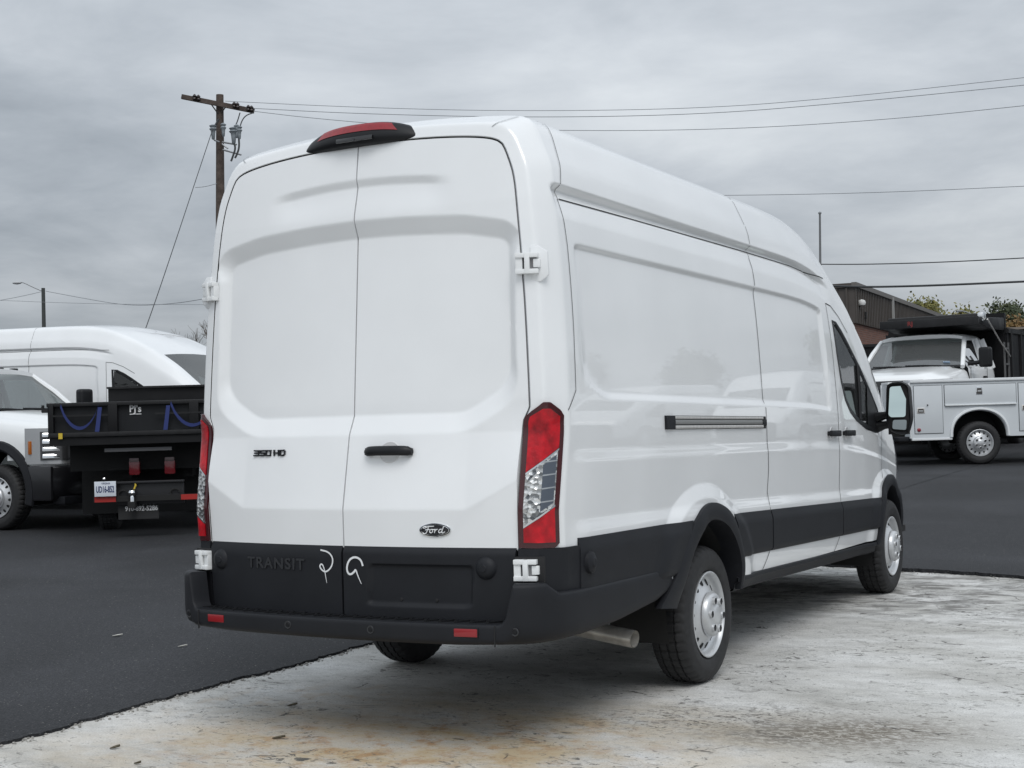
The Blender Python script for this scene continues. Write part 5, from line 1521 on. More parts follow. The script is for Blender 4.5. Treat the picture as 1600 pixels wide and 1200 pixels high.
    part('reflective_bar', MATS['reflective_red'], [((0.55, 0.012, Z(0.44)), (0.30, 0.02, 0.068))])
    pl = part('licence_plate', PLATEW, [((-0.56, -0.03, Z(0.585)), (0.275, 0.012, 0.195))], 0.004)
    T = lambda x, y, z: Matrix.Translation((x, y, Z(z))) @ Matrix.Rotation(PI / 2, 4, 'X')
    place_text('plate_number', 'UD16-852', 0.115, T(-0.56, -0.038, 0.575), PLATEB, pl, extrude=0.001, xs=0.47, bold=0.003)
    place_text('plate_state', 'VIRGINIA', 0.034, T(-0.55, -0.038, 0.658), PLATEB, pl, extrude=0.001, xs=0.8)
    mb = MB(); mb.lathe([(0.0, 0.02), (-0.02, 0.018), (-0.03, 0.0)], 12, c=(-0.57, -0.03, Z(0.72)), axis='Y'); mb.build('plate_lamp', CHROME, r)
    mf = part('mud_flap', mat('mud_flap_rubber', (0.020, 0.020, 0.021), 0.7), [((-0.17, 0.14, Z(0.33)), (0.52, 0.02, 0.34))])
    place_text('flap_lettering', 'DUNN, N.C.', 0.075, T(-0.13, 0.125, 0.375), WHITEINK, mf, extrude=0.001, xs=0.95, bold=0.002)
    place_text('flap_number', '910-892-5286', 0.088, T(-0.13, 0.125, 0.295), WHITEINK, mf, extrude=0.001, xs=0.85, bold=0.002)
    for s in (1, -1):
        add_big_wheel(r, s * 0.80, 1.6, s, 1.12)
    part('cab', DARKBODY, [((0, 5.2, 1.4), (1.9, 1.6, 1.3))], 0.1)
    return r
DUMP = rear_dump()
_p = at(230, 600, 16.4) - CAM
put(DUMP, 230, 16.4, math.atan2(_p[1], _p[0]) - PI / 2 - 0.16)
DUMP.scale = (0.9, 0.9, 0.9)
tag(DUMP, 'black dump truck seen from behind with blue straps hanging on its tail panel', 'truck')

# ---- utility service truck on the right
def service_truck():
    r = empty('service_truck')
    def part(name, m, boxes, bev=0.0, par=None):
        mb = MB()
        for b in boxes: mb.box(*b)
        return mb.build(name, m, par or r, bevel=bev)
    L = 2.75; zb, zt = 0.51, 1.54
    # near side box with the arch cut out
    wy, wr = 1.25, 0.50
    for s in (1, -1):
        pts = [(0, zb), (wy - wr, zb)] + [(wy - wr * math.cos(a), zb + 0.02 + (wr - 0.02) * math.sin(a) ** 0.8) for a in np.linspace(0, PI, 17)] + [(wy + wr, zb), (L, zb), (L, zt), (0, zt)]
        mb = MB(); n = len(pts)
        x1 = 1.02
        vs = [(s * x1, y, z) for y, z in pts] + [(s * 0.55, y, z) for y, z in pts]
        mb.add(vs, [tuple(range(n)), tuple(range(n, 2 * n))] + [(i, (i + 1) % n, n + (i + 1) % n, n + i) for i in range(n)])
        side = mb.build('side_box', SERV, r)
        for y0, y1, z0, z1, kind in ((0.06, 0.575, 0.60, 1.475, 'door'), (0.625, 1.935, 1.10, 1.475, 'flap'), (1.985, 2.70, 0.60, 1.475, 'door')):
            part('door_gap', mat('joint_grey', (0.13, 0.14, 0.15), 0.7), [((s * (x1 + 0.001), (y0 + y1) / 2, (z0 + z1) / 2), (0.004, y1 - y0 + 0.022, z1 - z0 + 0.022))], par=side)
            d = part('compartment_door', SERV, [((s * (x1 + 0.008), (y0 + y1) / 2, (z0 + z1) / 2), (0.014, y1 - y0, z1 - z0))], 0.004, par=side)
            if kind == 'flap':
                hy, hz, hw, hh = 1.26, 1.36, 0.115, 0.14
                part('flap_lip', mat('lip_white', (0.75, 0.77, 0.78), 0.4), [((s * (x1 + 0.024), (y0 + y1) / 2, z0 + 0.004), (0.03, y1 - y0, 0.022))], 0.004, par=side)
            else:
                hy, hz, hw, hh = y0 + 0.115, 1.02, 0.14, 0.105
            part('paddle_latch', CHROME if kind == 'flap' else ALU, [((s * (x1 + 0.018), hy, hz), (0.010, hw, hh))], 0.006, par=side)
            part('latch_recess', mat('latch_dark', (0.06, 0.055, 0.05), 0.4), [((s * (x1 + 0.024), hy, hz), (0.006, hw * 0.72, hh * 0.66))], par=side)
            part('latch_paddle', CHROME, [((s * (x1 + 0.028), hy, hz - 0.005), (0.006, hw * 0.55, hh * 0.2))], par=side)
        part('top_rail', mat('rail_white', (0.74, 0.76, 0.77), 0.4), [((s * 0.80, L / 2, zt + 0.02), (0.50, L + 0.01, 0.05))], 0.01)
        mb = MB(); P = []
        for a in np.linspace(0, PI, 25):
            c_ = math.cos(a); sn = math.sin(a) ** 0.8
            P.append([(s * (x1 + e), wy - k * c_, zb + 0.01 + (k - 0.02) * sn) for k, e in ((0.555, 0.002), (0.545, 0.03), (0.515, 0.034), (0.495, 0.015), (0.49, -0.05))])
        mb.grid(np.array(P)); mb.build('arch_trim', MATS['lip_white'], r)
        mb = MB(); mb.lathe([(0, 0.0), (0.02, 0.0), (0.02, 0.025), (0.012, 0.034), (0, 0.036)], 20, c=(x1 + 0.014, 0.13, 0.665)); o = mb.build('round_marker', mat('marker_red', (0.25, 0.02, 0.03), 0.3, coat=0.5), r)
        if s < 0: o.data.transform(Matrix.Scale(-1, 4, (1, 0, 0)))
        mb = MB(); mb.lathe([(0, 0.012), (0.03, 0.012), (0.035, 0.0)], 10, c=(x1 + 0.01, 0.30, 1.12)); o = mb.build('lock_knob', UNDER, r)
        if s < 0: o.data.transform(Matrix.Scale(-1, 4, (1, 0, 0)))
        part('end_post', MATS['rail_white'], [((s * 0.99, -0.015, (zb + zt) / 2), (0.06, 0.03, zt - zb))], 0.004)
        part('tail_lamp', mat('marker_red'), [((s * 0.80, -0.02, 0.75), (0.12, 0.02, 0.12))], 0.01)
        mb = MB(); mb.grid(np.array([[(s * x, wy + math.cos(a) * 0.49, 0.51 + math.sin(a) * 0.49) for x in (0.56, 1.0)] for a in np.linspace(0, PI, 16)])); mb.build('wheel_well', UNDER, r)
        add_big_wheel(r, s * 0.90, wy, s, 1.13)
        add_big_wheel(r, s * 0.90, wy + 3.9, s, 1.13)
    part('tail_gate', mat('tailgate_dark', (0.02, 0.02, 0.022), 0.5), [((0, 0.06, 0.95), (1.1, 0.05, 0.75)), ((0, 0.35, 1.0), (1.1, 0.03, 0.9))])
    part('rear_step', PLASTIC, [((0, -0.12, 0.50), (1.9, 0.22, 0.08))], 0.01)
    part('load_floor', UNDER, [((0, wy, 0.80), (1.08, 1.02, 0.5)), ((0, L / 2, 0.72), (1.1, L, 0.05)), ((0.4, 2.0, 0.55), (0.1, 6.0, 0.2)), ((-0.4, 2.0, 0.55), (0.1, 6.0, 0.2)), ((0, 1.3, 0.42), (1.6, 0.15, 0.12))])
    part('sill_strip', MATS['rail_white'], [((0.98, 0.37, zb - 0.02), (0.10, 0.74, 0.04))], 0.006)
    # cab, out of frame to the right
    mb = MB(); prof = [(2.85, 0.5), (2.85, 1.9), (3.1, 2.0), (4.3, 1.95), (4.95, 1.45), (6.0, 1.28), (6.05, 0.5)]
    mb.prism(prof, 0, -0.98, 0.98); mb.build('cab', WHITE2, r, bevel=0.08)
    return r
SERVT = service_truck()
put(SERVT, 1422, 25.7, heading(0.5), ref=(1.02, 0))
tag(SERVT, 'white utility truck body with side compartment doors and chrome latches at right', 'truck')

# ---- dump truck facing us behind it
DT = copy_tree(TRUCK, None, ('flat_bed',))
DT.name = 'dump_truck'
DT.scale = (1.2, 1.2, 1.26)
_p = at(1437, 600, 31.5) - CAM
rz = math.atan2(_p[1], _p[0]) + PI / 2 - math.radians(17)
put(DT, 1434, 30.6, rz, ref=(0, -1.0))
tag(DT, 'white dump truck cab facing us with black bed canopy jutting over its roof', 'truck')
for ch in list(DT.children):
    if ch.name.startswith('wheel') and ch.location.y < -3: pass
def dt_part(name, m, boxes, bev=0.0):
    mb = MB()
    for b in boxes: mb.box(*b)
    return mb.build(name, m, DT, bevel=bev)
cs = MB()
cs.prism([(-0.85, 2.20), (-0.85, 2.29), (-2.7, 2.36), (-2.7, 2.12), (-1.6, 2.12)], 0, -1.12, 0.66)
cs.build('cab_shield', DARKBODY, DT, bevel=0.02)
dt_part('shield_edge', DARKRAIL, [((-0.23, -0.85, 2.24), (1.80, 0.05, 0.14))], 0.01)
dt_part('tarp_roll', mat('tarp_black', (0.018, 0.018, 0.019), 0.7), [((-0.22, -1.15, 2.33), (1.66, 0.16, 0.09))], 0.04)
dt_part('roller_motor', CHROME, [((-1.12, -1.1, 2.31), (0.12, 0.16, 0.15))], 0.03)
place_text('shield_lettering', 'RJ', 0.11, Matrix.Translation((0.10, -0.822, 2.24)) @ Matrix.Rotation(PI, 4, 'Z') @ Matrix.Rotation(PI / 2, 4, 'X'), mat('red_ink', (0.28, 0.03, 0.03), 0.6), DT, extrude=0.001, xs=1.1)
dt_part('bed_front', DARKBODY, [((0, -2.75, 1.7), (2.25, 0.08, 1.5))])
for s in (1, -1):
    dt_part('bed_side', DARKBODY, [((s * 1.12, -4.9, 1.55), (0.06, 4.3, 1.25))])
    dt_part('bed_side_rail', DARKRAIL, [((s * 1.14, -4.9, 2.12), (0.10, 4.35, 0.08))])
    for k in range(6):
        dt_part('bed_rib', DARKRAIL, [((s * 1.165, -2.95 - 0.75 * k, 1.55), (0.05, 0.07, 1.22))])
dt_part('bed_floor', DARKBODY, [((0, -4.9, 0.95), (2.2, 4.3, 0.1))])
mb = MB(); mb.tube([(-1.22, -1.1, 2.26), (-1.23, -1.9, 1.90), (-1.23, -2.6, 1.65)], 0.014, 6); mb.build('tarp_arm', ALU, DT)
mb = MB(); mb.box((-1.2, -2.3, 1.35), (0.03, 0.03, 1.1)); mb.box((-1.2, -2.6, 1.35), (0.03, 0.03, 1.1)); [mb.box((-1.2, -2.45, 0.95 + 0.28 * k), (0.03, 0.3, 0.03)) for k in range(4)]; mb.build('side_ladder', mat('ladder_grey', (0.10, 0.10, 0.10), 0.6), DT)
mb = MB(); mb.box((-0.62, -0.545, 1.475 + 0.06), (0.12, 0.004, 0.05), rx=-0.9); mb.build('windscreen_sticker', mat('pale_blue_sticker', (0.45, 0.58, 0.75), 0.6), DT)

# ---- black dump body standing to the left of that cab
def black_body():
    r = empty('dump_trailer')
    def part(name, m, boxes):
        mb = MB()
        for b in boxes: mb.box(*b)
        return mb.build(name, m, r)
    part('box_front', DARKBODY, [((0, 0, 1.6), (3.0, 0.08, 1.8))])
    for s in (1, -1): part('box_side', DARKBODY, [((s * 1.5, 2.0, 1.6), (0.06, 4.0, 1.8))])
    for z in (2.47, 2.12, 1.6): part('box_rail', DARKRAIL, [((0, -0.05, z), (3.05, 0.06, 0.07))])
    for x in (-1.4, -0.7, 0, 0.7, 1.4): part('box_rib', DARKRAIL, [((x, -0.05, 1.45), (0.06, 0.05, 1.4))])
    part('box_floor', DARKBODY, [((0, 2.0, 0.7), (3.0, 4.0, 0.1))])
    part('axle_beam', UNDER, [((0, 2.2, 0.36), (2.2, 0.1, 0.1))])
    for s in (1, -1): add_big_wheel(r, s * 1.2, 2.2, s, 1.1)
    mb = MB(); mb.tube([(-0.10, -0.25, 1.6), (-0.42, -0.2, 2.4), (-0.64, -0.2, 2.92)], [0.03, 0.05, 0.10], 10); mb.build('arm', DARKRAIL, r)
    mb = MB(); mb.tube([(-0.62, -0.2, 2.88), (-0.70, -0.2, 3.06), (-0.80, -0.2, 3.04)], [0.10, 0.11, 0.06], 12); mb.build('arm_cap', mat('cap_white', (0.72, 0.72, 0.70), 0.5), r)
    return r
BB = black_body()
_p = at(1375, 600, 34.5) - CAM
put(BB, 1374, 34.5, math.atan2(_p[1], _p[0]) - PI / 2)
tag(BB, 'black steel dump trailer with raised arm between the van and the dump truck cab', 'trailer')
# tall dark body behind the service truck at the right edge
def dark_box():
    r = empty('container')
    mb = MB(); mb.box((0, 1.2, 1.5), (3.2, 2.4, 2.7)); mb.build('container_shell', DARKBODY, r)
    for k in range(9):
        mb = MB(); mb.box((-1.5 + k * 0.375, -0.02, 1.5), (0.06, 0.05, 2.6)); mb.build('container_rib', DARKRAIL, r)
    mb = MB(); mb.box((0, -0.02, 2.86), (3.25, 0.08, 0.06)); mb.build('container_rail', mat('rail_tan', (0.22, 0.19, 0.16), 0.6), r)
    return r
DBX = dark_box()
_p = at(1640, 600, 36) - CAM
put(DBX, 1642, 36, math.atan2(_p[1], _p[0]) - PI / 2)
tag(DBX, 'dark steel container behind the dump truck at the right edge', 'container')
# ---- vans parked to the right, seen mirrored in the big van's flank
for i, (x, y, a) in enumerate(((5.2, 23.0, 172), (8.6, 24.0, 176), (12.0, 24.5, 180), (15.5, 24.0, 183))):
    v = copy_tree(VAN, None, ('chalk_mark',))
    v.location = (x, y + 5, float(rise(x, y)) + 0.015); v.rotation_euler = (0, 0, math.radians(a))
    tag(v, ['first', 'second', 'third', 'fourth'][i] + ' of four white vans in the row mirrored in the big van\'s flank', 'van', 'row of white vans past the right edge')
# ================================================================== building, poles, wires, trees
WOOD = mat('weathered_pole_wood', (0.085, 0.065, 0.055), 0.9, noise=0.35, nscale=6, bump=0.4, bscale=20, bdist=0.02)
WIRE = mat('wire_dark', (0.05, 0.053, 0.056), 0.6)
WIREL = mat('wire_pale_grey', (0.26, 0.275, 0.29), 0.5)
PORC = mat('insulator_grey', (0.26, 0.29, 0.31), 0.35)
GALV = mat('galvanised_steel', (0.30, 0.31, 0.32), 0.5, metal=0.5)
def brick_material():
    m = bpy.data.materials.new('red_brick_far'); m.use_nodes = True
    t = m.node_tree; b = t.nodes['Principled BSDF']
    tcn = N(t, 'ShaderNodeTexCoord')
    br = N(t, 'ShaderNodeTexBrick'); br.inputs['Scale'].default_value = 1.0
    br.inputs['Brick Width'].default_value = 0.21; br.inputs['Row Height'].default_value = 0.075; br.inputs['Mortar Size'].default_value = 0.010
    br.inputs['Color1'].default_value = (0.21, 0.085, 0.055, 1); br.inputs['Color2'].default_value = (0.13, 0.052, 0.036, 1); br.inputs['Mortar'].default_value = (0.17, 0.13, 0.11, 1)
    t.links.new(tcn.outputs['UV'], br.inputs['Vector']); t.links.new(br.outputs['Color'], b.inputs['Base Color'])
    b.inputs['Roughness'].default_value = 0.9
    return m
BRICK = brick_material()
SIDING = mat('brown_metal_siding', (0.070, 0.060, 0.053), 0.5, noise=0.15, nscale=1.5)
def building():
    c0 = at(1338, 600, 46.0); e0 = at(1456, 600, 60.8)
    ax = e0[:2] - c0[:2]; L = np.linalg.norm(ax); ax = ax / L
    lx = np.array([-ax[1], ax[0]])
    if np.dot(lx, CR[:2]) > 0: lx = -lx
    gz = 0.7
    r = empty('warehouse', (c0[0], c0[1], gz), rz=math.atan2(ax[1], ax[0]))
    # local x along the long wall, local y away from us (left)
    sgn = 1 if np.dot(lx, np.array([-ax[1], ax[0]])) > 0 else -1
    ZT, ZS = 5.42 - gz, 4.19 - gz
    def wall(p0, p1, z0, z1, name, m):
        me = bpy.data.meshes.new(name)
        me.from_pydata([(p0[0], p0[1], z0), (p1[0], p1[1], z0), (p1[0], p1[1], z1), (p0[0], p0[1], z1)], [], [(0, 1, 2, 3)])
        uv = me.uv_layers.new(name='UVMap'); d = math.hypot(p1[0] - p0[0], p1[1] - p0[1])
        for l, q in zip(uv.data, ((0, z0), (d, z0), (d, z1), (0, z1))): l.uv = q
        me.materials.append(m); o = bpy.data.objects.new(name, me); COL.objects.link(o); o.parent = r; return o
    LL, LW = L + 6.0, 14.0 * sgn
    wall((0, 0), (LL, 0), -1, ZS, 'brick_wall', BRICK); wall((0, 0), (0, LW), -1, ZS, 'brick_wall', BRICK)
    mb = MB(); mb.box((LL / 2, sgn * 7 - sgn * 0.06, (ZS + ZT) / 2), (LL + 0.12, 14.0, ZT - ZS)); sd_ = mb.build('metal_siding', SIDING, r)
    ribs = MB()
    n = int(LL / 0.30)
    for k in range(n):
        ribs.box((k * 0.30, -sgn * 0.08, (ZS + ZT) / 2), (0.07, 0.05, ZT - ZS - 0.02))
    for k in range(40):
        ribs.box((-0.085, sgn * (0.2 + k * 0.33), (ZS + ZT) / 2), (0.05, 0.07, ZT - ZS - 0.02))
    o = ribs.build('siding_ribs', SIDING, sd_); o['kind'] = 'stuff'
    mb = MB(); mb.box((LL / 2, -sgn * 0.06, ZT + 0.04), (LL + 0.3, 0.16, 0.16)); mb.build('roof_trim', mat('trim_brown_grey', (0.15, 0.14, 0.13), 0.6), r)
    mb = MB(); mb.box((-0.08, sgn * 7, ZT + 0.03), (0.12, 14.2, 0.14)); mb.build('roof_trim', SIDING, r)
    for x, y, z in ((0.55, -sgn * 0.16, ZT - 0.55), (-0.2, sgn * 1.15, ZT - 0.30), (13.0, -sgn * 0.2, ZS + 0.3)):
        mb = MB(); mb.lathe([(-0.10, 0.02), (-0.06, 0.11), (0.02, 0.14), (0.10, 0.11), (0.14, 0.0)], 14, c=(x, y, z), axis='Z'); mb.build('wall_lamp', mat('lamp_white', (0.72, 0.72, 0.70), 0.4), r)
    mb = MB(); mb.box((6.6, -sgn * 0.14, ZT - 0.35), (0.10, 0.08, 0.8)); mb.build('down_pipe', mat('pipe_pale', (0.35, 0.35, 0.34), 0.6), r)
    mb = MB(); mb.box((9.6, -sgn * 0.22, ZT - 0.75), (0.5, 0.25, 0.3)); mb.build('vent_hood', UNDER, r)
    mb = MB(); mb.box((1.35, -sgn * 0.12, ZT - 0.9), (0.18, 0.06, 0.22)); mb.build('wall_box', UNDER, r)
    tag(r, 'long low warehouse with brown metal siding above red brick, right background', 'building')
building()
def taper_pole(p, top, r0, r1, name, m, parent):
    mb = MB(); mb.tube([p, top], [r0, r1], 12); return mb.build(name, m, parent)
UP = CU / np.linalg.norm(CU)
def pole_base(px, d):
    g = on_ground(px, d); return g
# ---- utility pole: upright in the photo
def utility_pole():
    d = 40.0
    top = at(343.5, 148, d); r = empty('utility_pole', (0, 0, 0))
    bt = at(345.5, 700, d)
    bt = top + (bt - top) * ((top[2] - float(rise(top[0], top[1])) ) / (top[2] - bt[2]))
    r.location = tuple(bt)
    O = Vector(bt)
    L = lambda p: Vector(p) - O
    mb = MB(); mb.tube([L(bt), L(top)], [0.17, 0.105], 14); mb.build('pole', WOOD, r)
    a, b = at(284, 151, d - 0.2), at(397, 173.5, d - 0.2)
    ax = Vector(b - a); ln = ax.length; ax.normalize()
    upv = Vector(top - bt).normalized(); zz = (upv - ax * upv.dot(ax)).normalized(); yy = zz.cross(ax)
    M = frame(L((a + b) / 2), ax, yy, zz)
    mb = MB(); mb.box((0, 0, 0), (ln, 0.11, 0.13)); o = mb.build('cross_arm', WOOD, r); o.data.transform(M)
    for px, py in ((304, 152), (310, 153), (366, 164), (371, 165), (388, 169), (393, 170)):
        c = L(at(px, py, d - 0.3)); mb = MB(); mb.lathe([(-0.08, 0.02), (-0.05, 0.06), (0.0, 0.035), (0.03, 0.065), (0.08, 0.03), (0.10, 0.0)], 10, axis='Z'); o = mb.build('insulator', mat('insulator_brown', (0.035, 0.025, 0.022), 0.3), r); o.data.transform(Matrix.Translation(c))
    for p, q in (((330, 163), (341, 178)), ((352, 168), (346, 176))):
        mb = MB(); mb.tube([L(at(*p, d - 0.25)), L(at(*q, d - 0.25))], 0.018, 6); mb.build('arm_brace', UNDER, r)
    for px, py, h in ((333, 206, 1.0), (349, 204, 0.8), (365, 210, 1.2), (370, 206, 0.8), (374, 208, 0.8)):
        c = L(at(px, py, d - 0.35)); mb = MB(); k = 0.10 * h
        mb.lathe([(0.22, 0.0), (0.21, 0.5 * k), (0.17, 1.1 * k), (0.12, 0.7 * k), (0.08, 1.1 * k), (0.03, 0.7 * k), (-0.05, 0.6 * k), (-0.20 * h, 0.45 * k), (-0.24 * h, 0.0)], 12, axis='Z'); o = mb.build('cutout_fuse', PORC, r); o.data.transform(Matrix.Translation(c))
    br_ = [((347, 222), (370, 226)), ((347, 225), (356, 232)), ((335, 219), (343, 222)), ((348, 234), (377, 242))]
    for p, q in br_:
        mb = MB(); mb.tube([L(at(*p, d - 0.3)), L(at(*q, d - 0.35))], 0.025, 6); mb.build('bracket', GALV, r)
    for pts in (((375, 176), (371, 190), (366, 200), (364, 204)), ((397, 176), (384, 180), (377, 190), (374, 204)), ((366, 224), (368, 232), (364, 244), (361, 252)), ((373, 214), (374, 230), (370, 242), (367, 247)), ((342, 186), (335, 198), (333, 204))):
        mb = MB(); mb.tube([L(at(*p, d - 0.35)) for p in chaikin(pts, 2)], 0.016 if pts[0][1] < 180 else 0.028, 6); mb.build('jumper_wire', WIRE, r)
    tag(r, 'weathered wooden utility pole with tilted cross arm above the left roof edge of the van', 'utility pole')
utility_pole()
def wire(pts, rad, label, m=WIRE):
    """pts: (px, py, d) along the span"""
    P = [at(*p) for p in pts]
    o0 = P[0]
    mb = MB()
    Q = chaikin(P, 3)
    mb.tube([Vector(q - o0) for q in Q], rad, 6)
    o = mb.build('overhead_wire', m); o.location = tuple(o0)
    tag(o, label, 'wire')
wire([(352, 158, 39.8), (560, 168, 39), (800, 174, 38), (1100, 170, 37), (1330, 151, 36), (1620, 119, 34)], 0.0075, 'highest thin wire running right from the utility pole cross arm', WIREL)
wire([(372, 168, 39.8), (560, 178, 39), (830, 184, 38), (1100, 179, 37), (1330, 160, 36), (1620, 131, 34)], 0.0085, 'second wire from the cross arm, just below the highest one', WIREL)
wire([(398, 174, 39.8), (480, 184, 39.5), (640, 198, 39), (900, 205, 38), (1150, 202, 37), (1400, 186, 36), (1620, 163, 34)], 0.008, 'third wire from the cross arm tip, reappearing above the van roof at right', WIREL)
wire([(900, 306, 44), (1155, 305.5, 43), (1380, 301, 42), (1620, 290, 40)], 0.009, 'single thin wire crossing the sky at mid height right of the van roof', WIREL)
wire([(1100, 408, 43), (1290, 414, 42), (1450, 411, 41), (1620, 402, 40)], 0.016, 'dark wire at the height of the flagpole foot, right of the van')
wire([(1150, 438, 41), (1320, 449, 40), (1440, 447, 39), (1620, 439, 38)], 0.030, 'thickest black cable crossing just above the warehouse roof')
wire([(333, 200, 39.6), (308, 275, 38), (280, 360, 36), (232, 503, 33), (180, 640, 31)], 0.011, 'guy wire slanting down from the utility pole to the white van roof')
wire([(-30, 474, 58), (20, 466, 58.5), (64, 456, 59)], 0.011, 'short wire from the left edge up to the street lamp pole', WIREL)
wire([(72, 455, 59), (130, 466, 58), (200, 478, 56), (270, 475, 52), (330, 465, 50)], 0.012, 'sagging wire from the street lamp pole towards the utility pole', WIREL)
wire([(-30, 468, 60), (140, 475, 58), (330, 476, 55)], 0.008, 'faint level wire behind the street lamp pole at left', WIREL)
wire([(305, 293, 40), (320, 292, 40), (342, 286, 39.9)], 0.008, 'short loose wire end curling left from the utility pole', WIREL)
# ---- street lamp pole left
def street_lamp():
    d = 59; top = at(67.5, 450, d); bt = at(72, 700, d); bt = top + (bt - top) * ((top[2] - 0.8) / (top[2] - bt[2]))
    r = empty('street_lamp', tuple(bt)); L = lambda p: Vector(p - bt)
    mb = MB(); mb.tube([L(bt), L(top)], [0.10, 0.075], 10); mb.build('pole', mat('pole_dark_green_grey', (0.055, 0.06, 0.058), 0.7), r)
    mb = MB(); mb.tube([L(at(*p, d)) for p in chaikin([(66, 455), (50, 448), (38, 442), (32, 441)], 2)], 0.022, 6); mb.build('lamp_arm', GALV, r)
    c = L(at(27, 442, d)); mb = MB(); mb.lathe([(-0.20, 0.02), (-0.15, 0.07), (0, 0.10), (0.12, 0.07), (0.17, 0.03)], 12, axis='X'); o = mb.build('lamp_head', mat('lamp_head_pale', (0.42, 0.43, 0.44), 0.5), r); o.data.transform(Matrix.Translation(c) @ Matrix.Rotation(HEAD_R + 0.1, 4, 'Z') @ Matrix.Diagonal((1, 1, 0.7, 1)))
    tag(r, 'street lamp with curved arm on a dark pole above the white van at left', 'street lamp')
street_lamp()
def far_lamp():
    d = 75; r0 = at(1524, 495, d); bt = np.array([r0[0], r0[1], 0.8]); r = empty('street_lamp', tuple(bt)); L = lambda p: Vector(p - bt)
    mb = MB(); mb.tube([Vector((0, 0, 0)), L(at(1524, 495, d))], 0.05, 8); mb.build('pole', GALV, r)
    mb = MB(); mb.tube([L(at(*p, d)) for p in chaikin([(1524, 497), (1517, 491), (1510, 487), (1500, 486)], 2)], 0.035, 6); mb.build('lamp_arm', GALV, r)
    c = L(at(1499, 486, d)); mb = MB(); mb.box((0, 0, 0), (0.36, 0.18, 0.10)); o = mb.build('lamp_head', GALV, r, bevel=0.03); o.data.transform(Matrix.Translation(c) @ Matrix.Rotation(HEAD_R, 4, 'Z'))
    tag(r, 'distant street lamp arching above the black dump bed at right', 'street lamp')
far_lamp()
def flag_pole():
    d = 62; top = at(1281, 333, d); bt = at(1284, 700, d); bt = top + (bt - top) * ((top[2] - 0.8) / (top[2] - bt[2]))
    r = empty('flag_pole', tuple(bt)); L = lambda p: Vector(p - bt)
    mb = MB(); mb.tube([L(bt), L(top)], [0.075, 0.045], 10); mb.build('pole', mat('pole_mid_grey', (0.16, 0.165, 0.17), 0.5), r)
    mb = MB(); mb.lathe([(-0.07, 0.02), (-0.02, 0.075), (0.03, 0.075), (0.08, 0.0)], 10, axis='Z'); o = mb.build('finial', GALV, r); o.data.transform(Matrix.Translation(L(top)))
    tag(r, 'bare flagpole with small round finial rising behind the van bonnet', 'flagpole')
flag_pole()
# ---- trees
BARK = mat('bark', (0.11, 0.085, 0.065), 0.9, noise=0.3, nscale=8)
def leaf_mat(name, cols):
    m = bpy.data.materials.new(name); m.use_nodes = True; t = m.node_tree; b = t.nodes['Principled BSDF']
    oi = N(t, 'ShaderNodeTexCoord'); nz = N(t, 'ShaderNodeTexNoise'); nz.inputs['Scale'].default_value = 1.3; nz.inputs['Detail'].default_value = 4
    t.links.new(oi.outputs['Object'], nz.inputs['Vector'])
    t.links.new(ramp(t, nz.outputs['Fac'], [(0.3, cols[0]), (0.5, cols[1]), (0.7, cols[2])]), b.inputs['Base Color'])
    b.inputs['Roughness'].default_value = 0.7
    return m
def branches(mb, p, dirv, ln, rad, depth, rng, tips):
    q = p + dirv * ln
    mb.tube([p, p + dirv * ln * 0.5 + Vector(rng.normal(0, 0.03 * ln, 3)), q], [rad, rad * 0.85, rad * 0.7], 5, cap=False)
    if depth == 0:
        tips.append(q); return
    for k in range(3 if depth > 1 else 4):
        a = dirv.orthogonal().normalized(); a.rotate(Matrix.Rotation(rng.uniform(0, 6.28), 3, dirv))
        nd = (dirv * rng.uniform(0.65, 1.0) + a * rng.uniform(0.35, 0.75) + Vector((0, 0, 0.15))).normalized()
        branches(mb, p + dirv * ln * rng.uniform(0.55, 1.0), nd, ln * rng.uniform(0.6, 0.8), rad * 0.55, depth - 1, rng, tips)
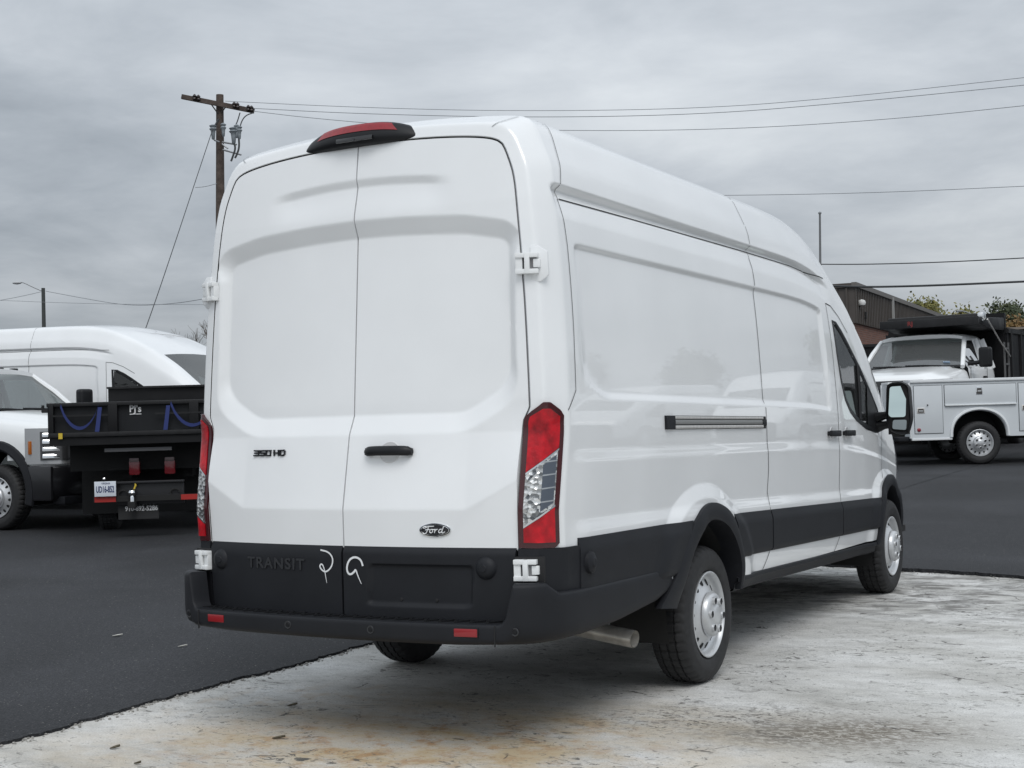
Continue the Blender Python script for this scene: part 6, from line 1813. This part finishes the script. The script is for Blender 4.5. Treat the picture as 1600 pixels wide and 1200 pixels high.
def tree(base, h, crown_r, seed, m, label, nleaf=1800, leaf_size=0.22, depth=3):
    rng = np.random.RandomState(seed)
    r = empty('tree', tuple(base))
    mb = MB(); tips = []
    branches(mb, Vector((0, 0, 0)), Vector((0.02, 0.03, 1)).normalized(), h * 0.42, h * 0.022, depth, rng, tips)
    mb.build('trunk', BARK, r)
    if nleaf:
        lv = MB(); T = np.array([tuple(t) for t in tips]); vs = []; fs = []
        for i in range(nleaf):
            c = T[rng.randint(len(T))] + rng.normal(0, crown_r * 0.16, 3)
            a = Vector(rng.normal(0, 1, 3)).normalized(); b = a.orthogonal().normalized(); s = leaf_size * rng.uniform(0.6, 1.3)
            k = len(vs); C = Vector(c)
            vs += [C - a * s * 0.6, C + b * s * 0.32, C + a * s * 0.6, C - b * s * 0.32]; fs.append((k, k + 1, k + 2, k + 3))
        lv.add(vs, fs); lv.build('crown', m, r)
    tag(r, label, 'tree')
    return r
YG = leaf_mat('yellow_green_leaves', [(0.07, 0.085, 0.025), (0.17, 0.16, 0.045), (0.30, 0.24, 0.07)])
DG = leaf_mat('dark_green_leaves', [(0.03, 0.045, 0.02), (0.05, 0.065, 0.028), (0.09, 0.09, 0.035)])
OG = leaf_mat('autumn_brown_leaves', [(0.10, 0.06, 0.025), (0.17, 0.10, 0.035), (0.22, 0.15, 0.05)])
g = on_ground(1463, 78); tree((g[0], g[1], 0.8), 7.2, 1.5, 4, YG, 'yellow-green autumn tree behind the far end of the warehouse', 5000, 0.20)
g = on_ground(1584, 82); tree((g[0], g[1], 0.8), 7.3, 1.7, 9, DG, 'dark green tree above the container at the right edge', 4200, 0.20)
g = on_ground(1606, 76); tree((g[0], g[1], 0.8), 6.0, 1.8, 12, OG, 'low brown autumn tree in front of the dark green one at right edge', 3600, 0.19)
g = on_ground(325, 52); tree((g[0], g[1], 0.75), 4.9, 1.5, 21, None, 'bare leafless tree peeking out left of the van door hinge', 0, depth=5)

t0 = None
for i, (x, y, sc) in enumerate(((9, 62, 1.0), (17, 65, 1.12), (25, 61, 0.92), (33, 64, 1.08), (41, 60, 1.0))):
    if t0 is None:
        t0 = tree((x, y, 0.8), 6.4, 2.2, 31, DG, "dark green tree in the row mirrored in the big van's flank", 2200, 0.34); t = t0
    else:
        t = copy_tree(t0)
        t.location = (x, y, 0.7); t.rotation_euler = (0, 0, 1.3 * i); t.scale = (sc, sc, sc)
    t['group'] = 'tree row past the right edge'
